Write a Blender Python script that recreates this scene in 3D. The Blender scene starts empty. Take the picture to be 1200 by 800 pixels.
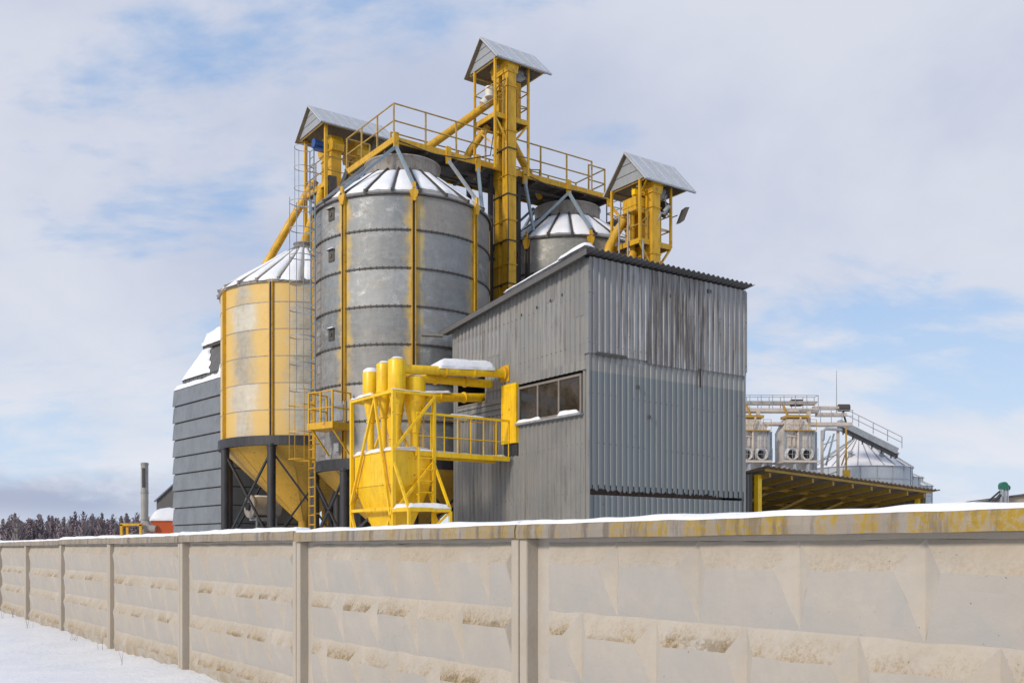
import bpy, bmesh, math, random
from mathutils import Vector, Matrix, noise
R = math.radians
random.seed(7)
scene = bpy.context.scene
COL = scene.collection

# ------------------------------------------------------------------ frames
YR = R(35.4)
VX = Vector((math.cos(YR), math.sin(YR), 0))
UX = Vector((-math.sin(YR), math.cos(YR), 0))
CORNER = Vector((1.94, 25.0, 0))
def yard(a, b, z=0.0):
    p = CORNER + VX * a + UX * b
    return Vector((p.x, p.y, z))

# ------------------------------------------------------------------ mesh builder
def V(*a):
    return Vector(a[0]) if len(a) == 1 else Vector(a)

class MB:
    def __init__(s):
        s.v = []; s.f = []; s.sm = []; s.mi = []; s.cur = 0; s.att = None
    def add(s, vs, fs, smooth=False):
        o = len(s.v)
        s.v += [tuple(x) for x in vs]
        for f in fs:
            s.f.append(tuple(i + o for i in f)); s.sm.append(smooth); s.mi.append(s.cur)
        return s
    def hexa(s, p):
        return s.add(p, [(0,3,2,1),(4,5,6,7),(0,1,5,4),(1,2,6,5),(2,3,7,6),(3,0,4,7)])
    def box(s, x0, x1, y0, y1, z0, z1):
        return s.hexa([(x0,y0,z0),(x1,y0,z0),(x1,y1,z0),(x0,y1,z0),(x0,y0,z1),(x1,y0,z1),(x1,y1,z1),(x0,y1,z1)])
    def cbox(s, cx, cy, cz, sx, sy, sz):
        return s.box(cx-sx/2, cx+sx/2, cy-sy/2, cy+sy/2, cz-sz/2, cz+sz/2)
    def frustum(s, r0, z0, r1, z1):
        a, b, c, d = r0; e, f, g, h = r1
        return s.hexa([(a,c,z0),(b,c,z0),(b,d,z0),(a,d,z0),(e,g,z1),(f,g,z1),(f,h,z1),(e,h,z1)])
    def beam(s, p, q, w, h=None, up=(0,0,1)):
        h = h or w
        p, q = Vector(p), Vector(q); d = (q - p).normalized()
        up = Vector(up)
        if abs(d.dot(up)) > .98: up = Vector((0,1,0))
        x = d.cross(up).normalized(); y = x.cross(d)
        x *= w/2; y *= h/2
        return s.hexa([p-x-y, p+x-y, p+x+y, p-x+y, q-x-y, q+x-y, q+x+y, q-x+y])
    def tube(s, p, q, r, r2=None, n=10, cap=True):
        r2 = r if r2 is None else r2
        p, q = Vector(p), Vector(q); d = (q - p).normalized()
        up = Vector((0,0,1)) if abs(d.z) < .95 else Vector((1,0,0))
        x = d.cross(up).normalized(); y = x.cross(d)
        vs = []
        for c, rr in ((p, r), (q, r2)):
            for i in range(n):
                t = 2*math.pi*i/n
                vs.append(c + x*math.cos(t)*rr + y*math.sin(t)*rr)
        fs = [(i, (i+1) % n, n+(i+1) % n, n+i) for i in range(n)]
        s.add(vs, fs, True)
        if cap:
            s.add(vs[:n], [tuple(range(n))[::-1]]); s.add(vs[n:], [tuple(range(n))])
        return s
    def pipe(s, pts, r, n=12):
        pts = [Vector(p) for p in pts]; vs = []; m = len(pts)
        up0 = Vector((.13, .27, .95)).normalized()
        for i, p in enumerate(pts):
            a = pts[max(i-1, 0)]; b = pts[min(i+1, m-1)]
            d = (b - a).normalized()
            x = d.cross(up0).normalized(); y = x.cross(d)
            k = 1.0
            if 0 < i < m-1:
                d1 = (pts[i]-pts[i-1]).normalized(); k = 1/max(.5, d1.dot(d))
            for j in range(n):
                t = 2*math.pi*j/n
                vs.append(p + (x*math.cos(t) + y*math.sin(t))*r*(1 if i in (0, m-1) else min(k,1.15)))
        fs = [(i*n+j, i*n+(j+1) % n, (i+1)*n+(j+1) % n, (i+1)*n+j) for i in range(m-1) for j in range(n)]
        s.add(vs, fs, True)
        s.add(vs[:n], [tuple(range(n))[::-1]]); s.add(vs[-n:], [tuple(range(n))])
        return s
    def lathe(s, prof, cx=0, cy=0, n=48, smooth=True, a0=0, a1=360, close=False):
        full = abs(a1 - a0 - 360) < 1e-6
        m = n if full else n + 1
        vs = []
        for (r, z) in prof:
            for i in range(m):
                t = R(a0 + (a1-a0)*i/n)
                vs.append((cx + r*math.cos(t), cy + r*math.sin(t), z))
        k = len(prof); fs = []
        for i in range(k if close else k-1):
            for j in range(n):
                j2 = (j+1) % m if full else j+1
                fs.append((i*m+j, i*m+j2, ((i+1) % k)*m+j2, ((i+1) % k)*m+j))
        return s.add(vs, fs, smooth)
    def band(s, r0, r1, z0, z1, cx=0, cy=0, n=64):
        """closed square-section ring"""
        return s.lathe([(r0,z0),(r1,z0),(r1,z1),(r0,z1)], cx, cy, n, False, close=True)
    def prism(s, poly, axis, t0, t1):
        """poly of 2-D points; axis 'x': poly in (y,z) 'y': poly in (x,z) 'z': poly in (x,y)"""
        def mk(p, t):
            return {'x': (t,p[0],p[1]), 'y': (p[0],t,p[1]), 'z': (p[0],p[1],t)}[axis]
        n = len(poly)
        vs = [mk(p, t0) for p in poly] + [mk(p, t1) for p in poly]
        fs = [(i, (i+1) % n, n+(i+1) % n, n+i) for i in range(n)] + [tuple(range(n))[::-1], tuple(range(n, 2*n))]
        return s.add(vs, fs)
    def snow(s, x0, x1, y0, y1, z, h, nx=14, ny=8, seed=0, zf=None, edge=.12, rough=.35):
        """lumpy slab of lying snow with rounded rims"""
        top = []
        for i in range(nx+1):
            for j in range(ny+1):
                u, w = i/nx, j/ny
                x = x0+(x1-x0)*u; y = y0+(y1-y0)*w
                dx = min(u, 1-u)*(x1-x0); dy = min(w, 1-w)*(y1-y0)
                e = min(1, min(dx, dy)/edge); e = math.sqrt(max(0, 1-(1-e)**2))
                nz = noise.noise(Vector((x*1.7+seed*3.1, y*1.7, seed*1.7))) + .5*noise.noise(Vector((x*5+seed, y*5, 3.3)))
                hh = h*(.18+.82*e)*(1+rough*nz)
                jit = min(.035, .35*edge)*noise.noise(Vector((x*3, y*3, seed+9)))
                zz = z + (zf(x, y) if zf else 0)
                top.append((x+(jit if dx < 1e-6 else 0), y+(jit if dy < 1e-6 else 0), zz+max(.006, hh)))
        o = len(top); bot = [(p[0], p[1], z + (zf(p[0], p[1]) if zf else 0)) for p in top]
        I = lambda i, j: i*(ny+1)+j
        fs = [(I(i,j), I(i+1,j), I(i+1,j+1), I(i,j+1)) for i in range(nx) for j in range(ny)]
        s.add(top, fs, True)
        rim = [I(i,0) for i in range(nx+1)] + [I(nx,j) for j in range(1,ny+1)] + [I(i,ny) for i in range(nx-1,-1,-1)] + [I(0,j) for j in range(ny-1,0,-1)]
        m = len(rim)
        vs = [top[i] for i in rim] + [bot[i] for i in rim]
        s.add(vs, [(m+k, m+(k+1) % m, (k+1) % m, k) for k in range(m)], True)
        return s
    def build(s, name, mat, parent=None, bevel=0, recalc=True):
        me = bpy.data.meshes.new(name)
        me.from_pydata(s.v, [], s.f)
        me.polygons.foreach_set('use_smooth', s.sm)
        if recalc:
            bm = bmesh.new(); bm.from_mesh(me)
            bmesh.ops.recalc_face_normals(bm, faces=bm.faces); bm.to_mesh(me); bm.free()
        if s.att:
            at = me.attributes.new('stain', 'FLOAT', 'POINT'); at.data.foreach_set('value', s.att)
        for q in (mat if isinstance(mat, list) else [mat]): me.materials.append(q)
        if any(s.mi): me.polygons.foreach_set('material_index', s.mi)
        me.update()
        o = bpy.data.objects.new(name, me); COL.objects.link(o)
        if parent: o.parent = parent
        if bevel:
            b = o.modifiers.new('bevel', 'BEVEL'); b.width = bevel; b.segments = 2; b.limit_method = 'ANGLE'
        return o

def tag(o, label, cat, group=None):
    o['label'] = label; o['category'] = cat
    if group: o['group'] = group
    return o
def thing(name, label, cat, loc, rz=YR, group=None):
    e = bpy.data.objects.new(name, None); COL.objects.link(e)
    e.location = loc; e.rotation_euler = (0, 0, rz); e.empty_display_size = .3
    return tag(e, label, cat, group)
def struct(o, kind='structure'):
    o['kind'] = kind; return o
def lab(o, t):
    o['label'] = t; return o

# ------------------------------------------------------------------ shader helper
class G:
    def __init__(s, name, rough=.6, metal=0.0, spec=.5):
        s.m = bpy.data.materials.new(name); s.m.use_nodes = True
        s.t = s.m.node_tree; s.b = s.t.nodes['Principled BSDF']
        s.b.inputs['Roughness'].default_value = rough; s.b.inputs['Metallic'].default_value = metal
        s.b.inputs['Specular IOR Level'].default_value = spec
        s._co = None
    def n(s, typ): return s.t.nodes.new(typ)
    def L(s, a, b): s.t.links.new(a, b)
    def setin(s, sock, v):
        if isinstance(v, bpy.types.NodeSocket): s.L(v, sock)
        elif isinstance(v, (tuple, list)):
            sock.default_value = (*v, 1) if (len(v) == 3 and sock.type == 'RGBA') else v
        else: sock.default_value = v
    @property
    def co(s):
        if not s._co: s._co = s.n('ShaderNodeTexCoord').outputs['Object']
        return s._co
    def sep(s, v):
        x = s.n('ShaderNodeSeparateXYZ'); s.setin(x.inputs[0], v); return x.outputs
    def comb(s, x, y, z):
        c = s.n('ShaderNodeCombineXYZ')
        for i, a in enumerate((x, y, z)): s.setin(c.inputs[i], a)
        return c.outputs[0]
    def math(s, op, a, b=0.0, c=None):
        m = s.n('ShaderNodeMath'); m.operation = op
        s.setin(m.inputs[0], a); s.setin(m.inputs[1], b)
        if c is not None: s.setin(m.inputs[2], c)
        return m.outputs[0]
    def scale(s, v, k):
        m = s.n('ShaderNodeVectorMath'); m.operation = 'MULTIPLY'
        s.setin(m.inputs[0], v); s.setin(m.inputs[1], k); return m.outputs[0]
    def noise(s, v, sc, det=4, rough=.55, dist=0):
        n = s.n('ShaderNodeTexNoise'); s.setin(n.inputs['Vector'], v)
        n.inputs['Scale'].default_value = sc; n.inputs['Detail'].default_value = det
        n.inputs['Roughness'].default_value = rough; n.inputs['Distortion'].default_value = dist
        return n.outputs['Fac']
    def white(s, v):
        n = s.n('ShaderNodeTexWhiteNoise'); n.noise_dimensions = '3D'; s.setin(n.inputs['Vector'], v); return n.outputs['Value']
    def rng(s, v, a, b, lo=0.0, hi=1.0, smooth=True):
        m = s.n('ShaderNodeMapRange'); m.interpolation_type = 'SMOOTHSTEP' if smooth else 'LINEAR'
        s.setin(m.inputs['Value'], v); s.setin(m.inputs['From Min'], a); s.setin(m.inputs['From Max'], b)
        s.setin(m.inputs['To Min'], lo); s.setin(m.inputs['To Max'], hi); return m.outputs['Result']
    def mix(s, f, a, b, mode='MIX'):
        m = s.n('ShaderNodeMix'); m.data_type = 'RGBA'; m.blend_type = mode
        s.setin(m.inputs[0], f); s.setin(m.inputs[6], a); s.setin(m.inputs[7], b); return m.outputs[2]
    def attr(s, name):
        a = s.n('ShaderNodeAttribute'); a.attribute_name = name; return a.outputs['Fac']
    def obrand(s): return s.n('ShaderNodeObjectInfo').outputs['Random']
    def bump(s, h, strength=.3, dist=.02):
        b = s.n('ShaderNodeBump'); b.inputs['Strength'].default_value = strength; b.inputs['Distance'].default_value = dist
        s.setin(b.inputs['Height'], h); s.L(b.outputs[0], s.b.inputs['Normal'])
    def col(s, c): s.setin(s.b.inputs['Base Color'], c); return s
    def rough(s, c): s.setin(s.b.inputs['Roughness'], c); return s

def gray(f, lo, hi): return None

def m_paint(name, base, dark, rough=.5, scale=3.0, amt=.6, rust=None, rustamt=.0):
    g = G(name, rough)
    n1 = g.noise(g.co, scale, 6, .6); n2 = g.noise(g.scale(g.co, (9, 9, 1.2)), 1.5, 4)
    f = g.rng(g.math('MULTIPLY_ADD', n2, .6, g.math('MULTIPLY', n1, .5)), .42, .75)
    c = g.mix(g.math('MULTIPLY', f, amt), base, dark)
    if rust:
        r = g.rng(g.noise(g.co, 7, 8, .65), .62 - rustamt*.2, .70)
        c = g.mix(g.math('MULTIPLY', r, .8), c, rust)
    g.col(c); g.bump(g.noise(g.co, 18, 5), .12, .01)
    g.rough(g.rng(n1, .3, .7, rough-.08, rough+.12))
    return g.m

def m_snow():
    g = G('snow', .62, 0, .3)
    n = g.noise(g.co, 1.2, 6, .6); n2 = g.noise(g.co, 45, 4, .6)
    g.col(g.mix(g.rng(n, .3, .7), (.79, .805, .835), (.86, .86, .865)))
    n3 = g.noise(g.co, 9, 6, .65, .4)
    g.bump(g.math('MULTIPLY_ADD', n2, .22, g.math('MULTIPLY_ADD', n3, .6, n)), .5, .06)
    return g.m

def m_silo(name, z0, dz, ribs0, base, over, width, overamt, core=None):
    """galvanised ring sheets with paint oversprayed beside the painted ribs"""
    g = G(name, .5, .3)
    x, y, z = g.sep(g.co)
    ang = g.math('ARCTAN2', y, x)
    deg = g.math('MULTIPLY', ang, 180/math.pi)
    t = g.math('FRACT', g.math('DIVIDE', g.math('ADD', deg, 720 - ribs0 + 22.5), 45.0))
    d = g.math('MULTIPLY', g.math('ABSOLUTE', g.math('SUBTRACT', t, .5)), 45.0)       # degrees from the rib
    ring = g.math('FLOOR', g.math('DIVIDE', g.math('SUBTRACT', z, z0), dz))
    sheet = g.math('FLOOR', g.math('DIVIDE', g.math('ADD', deg, 720 - ribs0), 45.0))
    rnd = g.white(g.comb(ring, sheet, 3.7))
    cyl = g.comb(g.math('MULTIPLY', ang, 3.0), z, 0.0)
    stre = g.noise(g.scale(cyl, (.6, 5.0, 1)), 1.6, 5, .6)
    drip = g.noise(g.scale(cyl, (7.0, .5, 1)), 1.4, 5, .6)
    blot = g.noise(g.co, 1.1, 7, .65, .4)
    spang = g.noise(g.co, 26, 3, .7)
    fine = g.noise(g.scale(cyl, (1.5, 14.0, 1)), 2.4, 6, .7)
    spg = g.noise(g.co, 5.5, 9, .78, .3)
    k = g.math('ADD', g.math('MULTIPLY_ADD', rnd, .42, .72), g.math('MULTIPLY_ADD', stre, .28, g.math('MULTIPLY_ADD', blot, .6, g.math('MULTIPLY_ADD', spg, .95, -.92))))
    k = g.math('ADD', k, g.math('MULTIPLY_ADD', drip, .22, -.11))
    k = g.math('ADD', k, g.math('MULTIPLY_ADD', fine, .14, -.07))
    k = g.math('MAXIMUM', k, .18)
    c = g.mix(1.0, base, g.comb(k, k, k), 'MULTIPLY')
    c = g.mix(1.0, c, g.mix(g.white(g.comb(sheet, 4.4, g.math('FLOOR', g.math('MULTIPLY', ring, .34)))), (1.08, 1.0, .90), (.84, .94, 1.02)), 'MULTIPLY')
    warm = g.rng(g.noise(g.scale(cyl, (1.2, 2.2, 1)), .8, 5, .6), .5, .75)
    c = g.mix(g.math('MULTIPLY', warm, .35), c, (.30, .265, .20))
    white = g.math('MULTIPLY', g.rng(g.noise(g.scale(cyl, (1.0, 1.4, 1)), 1.6, 9, .75, .6), .50, .68), g.rng(g.white(g.comb(sheet, ring, 6.6)), .35, .8, .25, 1.0))
    c = g.mix(g.math('MULTIPLY', g.math('MULTIPLY', white, g.rng(spang, .3, .6)), .75), c, (.56, .56, .55))
    wob = g.noise(g.scale(cyl, (2.0, 1.6, 1)), 1.1, 4, .6)
    lim = g.math('MULTIPLY', g.math('MULTIPLY_ADD', wob, 2.6, -.5), width)
    if core:
        lim = g.math('ADD', 8.0, g.math('MULTIPLY_ADD', g.white(g.comb(sheet, 2.3, 0)), core, lim))
        lim = g.math('ADD', lim, g.math('MULTIPLY_ADD', g.white(g.comb(ring, sheet, 9.1)), 8.0, -4.0))
        ov = g.rng(d, g.math('SUBTRACT', lim, 9.0), g.math('ADD', lim, 5.0), 1, .10)
        ov = g.math('MULTIPLY', ov, g.rng(blot, .2, .5, .72, 1.0))
    else: ov = g.math('POWER', g.math('MULTIPLY', g.rng(d, 1.0, lim, 1, 0, False), g.rng(g.noise(cyl, 1.5, 3, .5), .30, .62, .35, 1.0)), 1.25)
    ov = g.math('MULTIPLY', ov, overamt)
    c = g.mix(ov, c, over)
    g.col(c)
    g.setin(g.b.inputs['Metallic'], g.rng(ov, 0, .6, .3, .0))
    g.rough(g.rng(spg, .35, .65, .46, .66))
    g.bump(g.math('MULTIPLY_ADD', blot, .8, g.math('MULTIPLY', spg, .2)), .12, .03)
    return g.m

def m_corr(name, axis, base, var, streak, streakamt, warm, paint=None, zline=None, metal=.25, brown=0):
    """weathered profiled sheet; axis = index of the run of the wall"""
    g = G(name, .5, metal)
    s = g.sep(g.co); t = s[axis]; z = s[2]
    sid = g.math('FLOOR', g.math('DIVIDE', t, .98))
    rnd = g.white(g.comb(sid, 1.7, g.math('FLOOR', g.math('DIVIDE', z, 6.45))))
    p = g.comb(g.math('MULTIPLY', t, 1.0), z, 0.0)
    st = g.noise(g.scale(p, (9.0, .45, 1)), 1.0, 6, .65)
    st2 = g.noise(g.scale(p, (22.0, .8, 1)), 1.0, 4, .6)
    bl = g.noise(p, 1.3, 7, .65, .3)
    k = g.math('MULTIPLY_ADD', rnd, var, 1-var/2)
    k = g.math('ADD', k, g.math('MULTIPLY_ADD', st, .5, -.25))
    k = g.math('ADD', k, g.math('MULTIPLY_ADD', bl, .35, -.17))
    k = g.math('ADD', k, g.math('MULTIPLY_ADD', st2, .2, -.1))
    c = g.mix(1.0, base, g.comb(k, k, k), 'MULTIPLY')
    c = g.mix(g.math('MULTIPLY', g.rng(bl, .45, .7), warm), c, (.26, .225, .175))
    if paint is not None:
        below = g.rng(z, zline-.03, zline+.03, 1, 0)
        pv = g.math('MULTIPLY_ADD', bl, .3, g.math('MULTIPLY_ADD', st, .3, .7))
        c = g.mix(below, c, g.mix(1.0, paint, g.comb(pv, pv, pv), 'MULTIPLY'))
    if brown:
        r2 = g.white(g.comb(sid, 5.1, 2.0)); wet = g.noise(g.scale(p, (1.1, .25, 1)), .55, 3, .5)
        bm = g.math('MULTIPLY', g.rng(g.math('MULTIPLY_ADD', r2, .30, g.math('MULTIPLY', wet, .55)), .17, .38), g.rng(g.math('MULTIPLY_ADD', st2, .5, g.math('MULTIPLY', st, .6)), .42, .66))
        bm = g.math('MULTIPLY', bm, g.math('MULTIPLY', g.rng(t, 1.8, 2.0, .25, 1), g.rng(t, 4.0, 4.3, 1, .5)))
        c = g.mix(g.math('MULTIPLY', bm, brown), c, (.085, .064, .050))
        wm = g.math('MULTIPLY', g.rng(t, 3.9, 4.2), g.rng(st2, .42, .62))
        c = g.mix(g.math('MULTIPLY', wm, .45), c, (.42, .41, .40))
    rs = g.rng(g.math('MULTIPLY_ADD', rnd, .12, st), .62 - .12*streakamt, .80 - .1*streakamt)
    rs = g.math('MULTIPLY', rs, min(1, streakamt))
    c = g.mix(rs, c, streak)
    ft = g.math('SUBTRACT', g.math('FRACT', g.math('DIVIDE', t, .2)), .5); fz = g.math('SUBTRACT', g.math('FRACT', g.math('DIVIDE', g.math('ADD', z, g.math('MULTIPLY', t, .03)), 1.25)), .5)
    dd = g.math('ADD', g.math('POWER', g.math('MULTIPLY', ft, .2), 2.0), g.math('POWER', g.math('MULTIPLY', fz, 1.25), 2.0))
    c = g.mix(g.math('MULTIPLY', g.rng(dd, .00022, .0005, 1, 0), g.rng(bl, .40, .56, .0, .6)), c, (.06, .052, .046))
    spots = g.rng(g.noise(g.co, 9, 3, .5), .70, .74)
    c = g.mix(g.math('MULTIPLY', spots, .55), c, (.07, .045, .03))
    g.col(c); g.rough(g.rng(bl, .3, .7, .42, .65))
    g.bump(g.math('MULTIPLY_ADD', bl, .7, g.math('MULTIPLY', st2, .3)), .3, .02)
    return g.m

def m_concrete(name, base, lichen=0.0, ledge=True):
    g = G(name, .85, 0, .25)
    n = g.noise(g.co, 1.4, 8, .62, .2); f = g.noise(g.co, 22, 5, .65)
    s = g.sep(g.co)
    dr = g.noise(g.scale(g.co, (3, 3.4, .35)), 2.0, 6, .62)
    k = g.math('ADD', g.math('MULTIPLY_ADD', n, .36, .66), g.math('MULTIPLY_ADD', f, .16, g.math('MULTIPLY_ADD', dr, .22, -.05)))
    c = g.mix(1.0, base, g.comb(k, k, k), 'MULTIPLY')
    warm = g.rng(g.noise(g.scale(g.co, (1, 1, .5)), .9, 6, .6), .42, .68)
    c = g.mix(g.math('MULTIPLY', warm, .30), c, (.43, .36, .27))
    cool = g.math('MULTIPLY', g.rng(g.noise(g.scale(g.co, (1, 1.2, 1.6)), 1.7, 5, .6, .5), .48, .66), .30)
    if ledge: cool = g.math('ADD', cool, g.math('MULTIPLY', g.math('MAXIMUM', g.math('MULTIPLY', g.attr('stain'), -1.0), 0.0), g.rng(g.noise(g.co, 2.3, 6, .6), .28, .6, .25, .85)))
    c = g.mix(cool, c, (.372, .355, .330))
    if ledge:
        a = g.math('MAXIMUM', g.attr('stain'), 0.0)
        sp = g.rng(g.noise(g.co, 40, 8, .88), .49, .55)
        pa = g.rng(g.noise(g.scale(g.co, (1, 1, .7)), 3.1, 7, .7, .5), .33, .55)
        m = g.math('MULTIPLY', a, g.math('MULTIPLY_ADD', sp, .74, .24))
        m = g.math('MULTIPLY', m, pa)
        c = g.mix(m, c, g.mix(g.noise(g.co, 30, 3), (.15, .085, .015), (.34, .215, .05)))
        lip = g.math('MULTIPLY', g.rng(a, .66, .92), g.rng(g.noise(g.co, 6.5, 9, .82), .46, .56))
        c = g.mix(g.math('MULTIPLY', lip, .55), c, (.13, .085, .03))
        vo = g.n('ShaderNodeTexVoronoi'); vo.feature = 'DISTANCE_TO_EDGE'; vo.inputs['Scale'].default_value = .9
        nz_ = g.n('ShaderNodeTexNoise'); nz_.inputs['Scale'].default_value = 3.0; nz_.inputs['Detail'].default_value = 6; g.L(g.co, nz_.inputs['Vector'])
        va = g.n('ShaderNodeVectorMath'); va.operation = 'MULTIPLY_ADD'; g.L(nz_.outputs['Color'], va.inputs[0]); va.inputs[1].default_value = (.5, .5, .5); g.L(g.co, va.inputs[2]); g.L(va.outputs[0], vo.inputs['Vector'])
        crk = g.math('MULTIPLY', g.rng(vo.outputs['Distance'], .0, .004, 1, 0), g.rng(g.noise(g.co, .8, 3), .58, .66))
        c = g.mix(g.math('MULTIPLY', crk, .35), c, (.16, .12, .09))
        pit = g.rng(g.noise(g.co, 30, 3, .6), .70, .75)
        c = g.mix(g.math('MULTIPLY', pit, .7), c, (.15, .10, .06))
        foot = g.math('MULTIPLY', g.rng(s[2], .0, .38, 1, 0), g.rng(g.noise(g.co, 5, 6, .65), .38, .62))
        c = g.mix(g.math('MULTIPLY', foot, .55), c, (.27, .19, .085))
    if lichen:
        run = g.noise(g.scale(g.co, (4, 4.2, .9)), 1.5, 5, .65)
        fine = g.noise(g.co, 26, 5, .7)
        nearer = g.rng(s[1], -4.5, 9.0, 1.0, .12)
        l = g.math('MULTIPLY', g.rng(run, .41, .54), g.rng(fine, .36, .56))
        c = g.mix(g.math('MULTIPLY', g.math('MULTIPLY', l, nearer), lichen), c, g.mix(fine, (.45, .29, .012), (.24, .15, .015)))
        dk = g.rng(g.noise(g.scale(g.co, (6, 6.5, .8)), 1.7, 6, .65), .46, .66)
        c = g.mix(g.math('MULTIPLY', dk, .72), c, (.12, .10, .085))
    g.col(c)
    g.bump(g.math('MULTIPLY_ADD', f, .35, g.math('MULTIPLY', n, .8)), .45, .02)
    return g.m

M = {}
M['snow'] = m_snow()
M['yellow'] = m_paint('bright yellow paint', (.90, .565, .005), (.66, .375, .006), .42, 1.8, .8, (.30, .14, .02), .02)
M['ochre'] = m_paint('aged yellow paint', (.66, .37, .012), (.42, .22, .014), .5, 1.9, .85, (.17, .08, .03), .22)
M['hopper'] = m_paint('hopper ochre paint', (.62, .35, .03), (.42, .25, .05), .5, 1.2, .8, (.25, .13, .04), .2)
M['dark'] = m_paint('black steel paint', (.022, .022, .026), (.05, .048, .046), .5, 4, .6)
M['steel'] = m_paint('galvanised steel', (.30, .32, .34), (.17, .175, .18), .45, 5, .7, (.16, .09, .05), .2)
M['blue_steel'] = m_paint('blue grey steel', (.24, .30, .34), (.17, .20, .22), .5, 4, .6, (.20, .12, .07), .1)
M['rail'] = m_paint('rusty yellow rail', (.47, .30, .055), (.24, .145, .05), .6, 6, .7, (.16, .08, .03), .4)
M['deck'] = m_paint('walkway deck plate', (.10, .085, .07), (.05, .042, .036), .75, 3, .7)
M['hood'] = m_paint('hood roofing sheet', (.47, .485, .51), (.33, .345, .37), .4, 3, .6)
M['gable'] = m_paint('gable siding', (.31, .325, .335), (.22, .23, .24), .45, 2, .5)
M['seam'] = m_paint('dark flange', (.07, .06, .05), (.035, .03, .026), .6, 8, .7)
M['rust'] = m_paint('rust', (.045, .026, .016), (.018, .012, .010), .9, 9, .8)
M['roofmetal'] = m_paint('silo roof sheet', (.30, .29, .28), (.18, .165, .15), .5, 3, .7, (.20, .12, .07), .3)
M['collar'] = m_paint('silo collar sheet', (.33, .31, .28), (.22, .17, .12), .5, 2.2, .8, (.22, .13, .07), .5)
M['glass'] = None
g = G('dusty window glass', .12, 0, .5)
n_ = g.noise(g.co, 1.6, 5, .6)
g.col(g.mix(g.rng(n_, .35, .7), (.018, .017, .016), (.060, .050, .042))); g.rough(g.rng(n_, .3, .7, .1, .32))
M['glass'] = g.m
g = G('blue motor paint', .4); g.col((.015, .06, .22)); M['blue'] = g.m
g = G('white tank plastic', .5); g.col((.62, .58, .50)); M['white'] = g.m
M['clad'] = m_paint('dark grey cladding', (.175, .188, .20), (.115, .122, .13), .34, 1.1, .7)
M['clad2'] = m_paint('grey roof sheet', (.115, .11, .105), (.08, .078, .075), .55, 2, .6)
M['orange'] = m_paint('orange red paint', (.52, .085, .012), (.40, .06, .012), .45, 2, .5)
M['stainless'] = m_paint('weathered stainless', (.36, .33, .29), (.20, .17, .14), .32, 3, .7)
M['fardryer'] = m_paint('weathered pale sheet', (.60, .565, .53), (.34, .295, .25), .5, 1.1, .9, (.22, .15, .10), .45)
M['farbeam'] = m_paint('weathered pale beam', (.52, .45, .38), (.33, .28, .24), .6, 1.0, .7, (.30, .19, .08), .4)
M['farmetal'] = m_paint('far galvanised wall', (.37, .40, .43), (.29, .32, .35), .45, .35, .7)
M['farroof'] = m_paint('frosted roof sheet', (.76, .74, .745), (.60, .58, .585), .5, .5, .7)
M['green'] = m_paint('green paint', (.012, .13, .075), (.01, .085, .05), .4, 3, .5)
M['tan'] = m_paint('tan wall', (.33, .27, .19), (.25, .20, .14), .7, 1, .6)
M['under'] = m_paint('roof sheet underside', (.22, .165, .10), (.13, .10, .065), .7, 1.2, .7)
M['beamy'] = m_paint('yellow roof steel', (.42, .25, .035), (.25, .14, .03), .55, 2, .6)
M['wood'] = m_paint('grey timber', (.22, .19, .16), (.14, .12, .10), .85, 4, .6)
M['silo_gal'] = m_silo('galvanised silo sheet', 12.72-7*1.18, 1.18, 22.5, (.295, .287, .275), (.70, .45, .03), 8.5, .95)
M['silo_gal_b'] = m_silo('galvanised silo sheet far', 12.72-7*1.18, 1.18, 22.5, (.33, .305, .265), (.28, .19, .10), 4.0, .5)
M['silo_yel'] = m_silo('yellow oversprayed silo sheet', 5.72, .97, 0, (.52, .475, .40), (.67, .435, .115), 6.0, .95, 14.0)
M['corr_left'] = m_corr('left wall sheet', 1, (.25, .247, .236), .18, (.085, .075, .065), .6, .22)
M['corr_left_top'] = m_corr('left wall upper sheet', 1, (.285, .28, .265), .26, (.085, .075, .065), .55, .4)
M['corr_right_top'] = m_corr('right wall upper sheet', 0, (.32, .32, .318), .40, (.075, .060, .048), .7, .4, brown=.85)
M['corr_right'] = m_corr('right wall lower sheet', 0, (.265, .265, .25), .20, (.13, .12, .11), .35, .2, (.185, .20, .20), 6.18)
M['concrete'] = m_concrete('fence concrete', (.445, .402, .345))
M['concrete_frame'] = m_concrete('fence frame concrete', (.415, .365, .30), 0, False)
M['concrete_cap'] = m_concrete('fence cap concrete', (.265, .23, .19), .92, False)

# ------------------------------------------------------------------ generic parts
def railing(par, pts, h, mat, spacing=1.1, r=.026, mids=(.5,), posts=True, kick=0, pmat=None):
    pts = [Vector(p) for p in pts]
    m = MB()
    for hh in (1.0,) + tuple(mids):
        for a, b in zip(pts, pts[1:]):
            up = Vector((0, 0, h*hh)); m.tube(a+up, b+up, r, n=6)
    if kick:
        for a, b in zip(pts, pts[1:]):
            m.beam(a+Vector((0,0,kick/2+.03)), b+Vector((0,0,kick/2+.03)), .012, kick)
    m.build('handrail', mat, par)
    if not posts: return
    done = set()
    for a, b in zip(pts, pts[1:]):
        k = max(1, round((b-a).length/spacing))
        for i in range(k+1):
            p = a.lerp(b, i/k); key = (round(p.x, 2), round(p.y, 2))
            if key in done: continue
            done.add(key)
            MB().beam(p, p+Vector((0,0,h+.01)), r*1.9).build('railing_post', pmat or mat, par)

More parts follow.
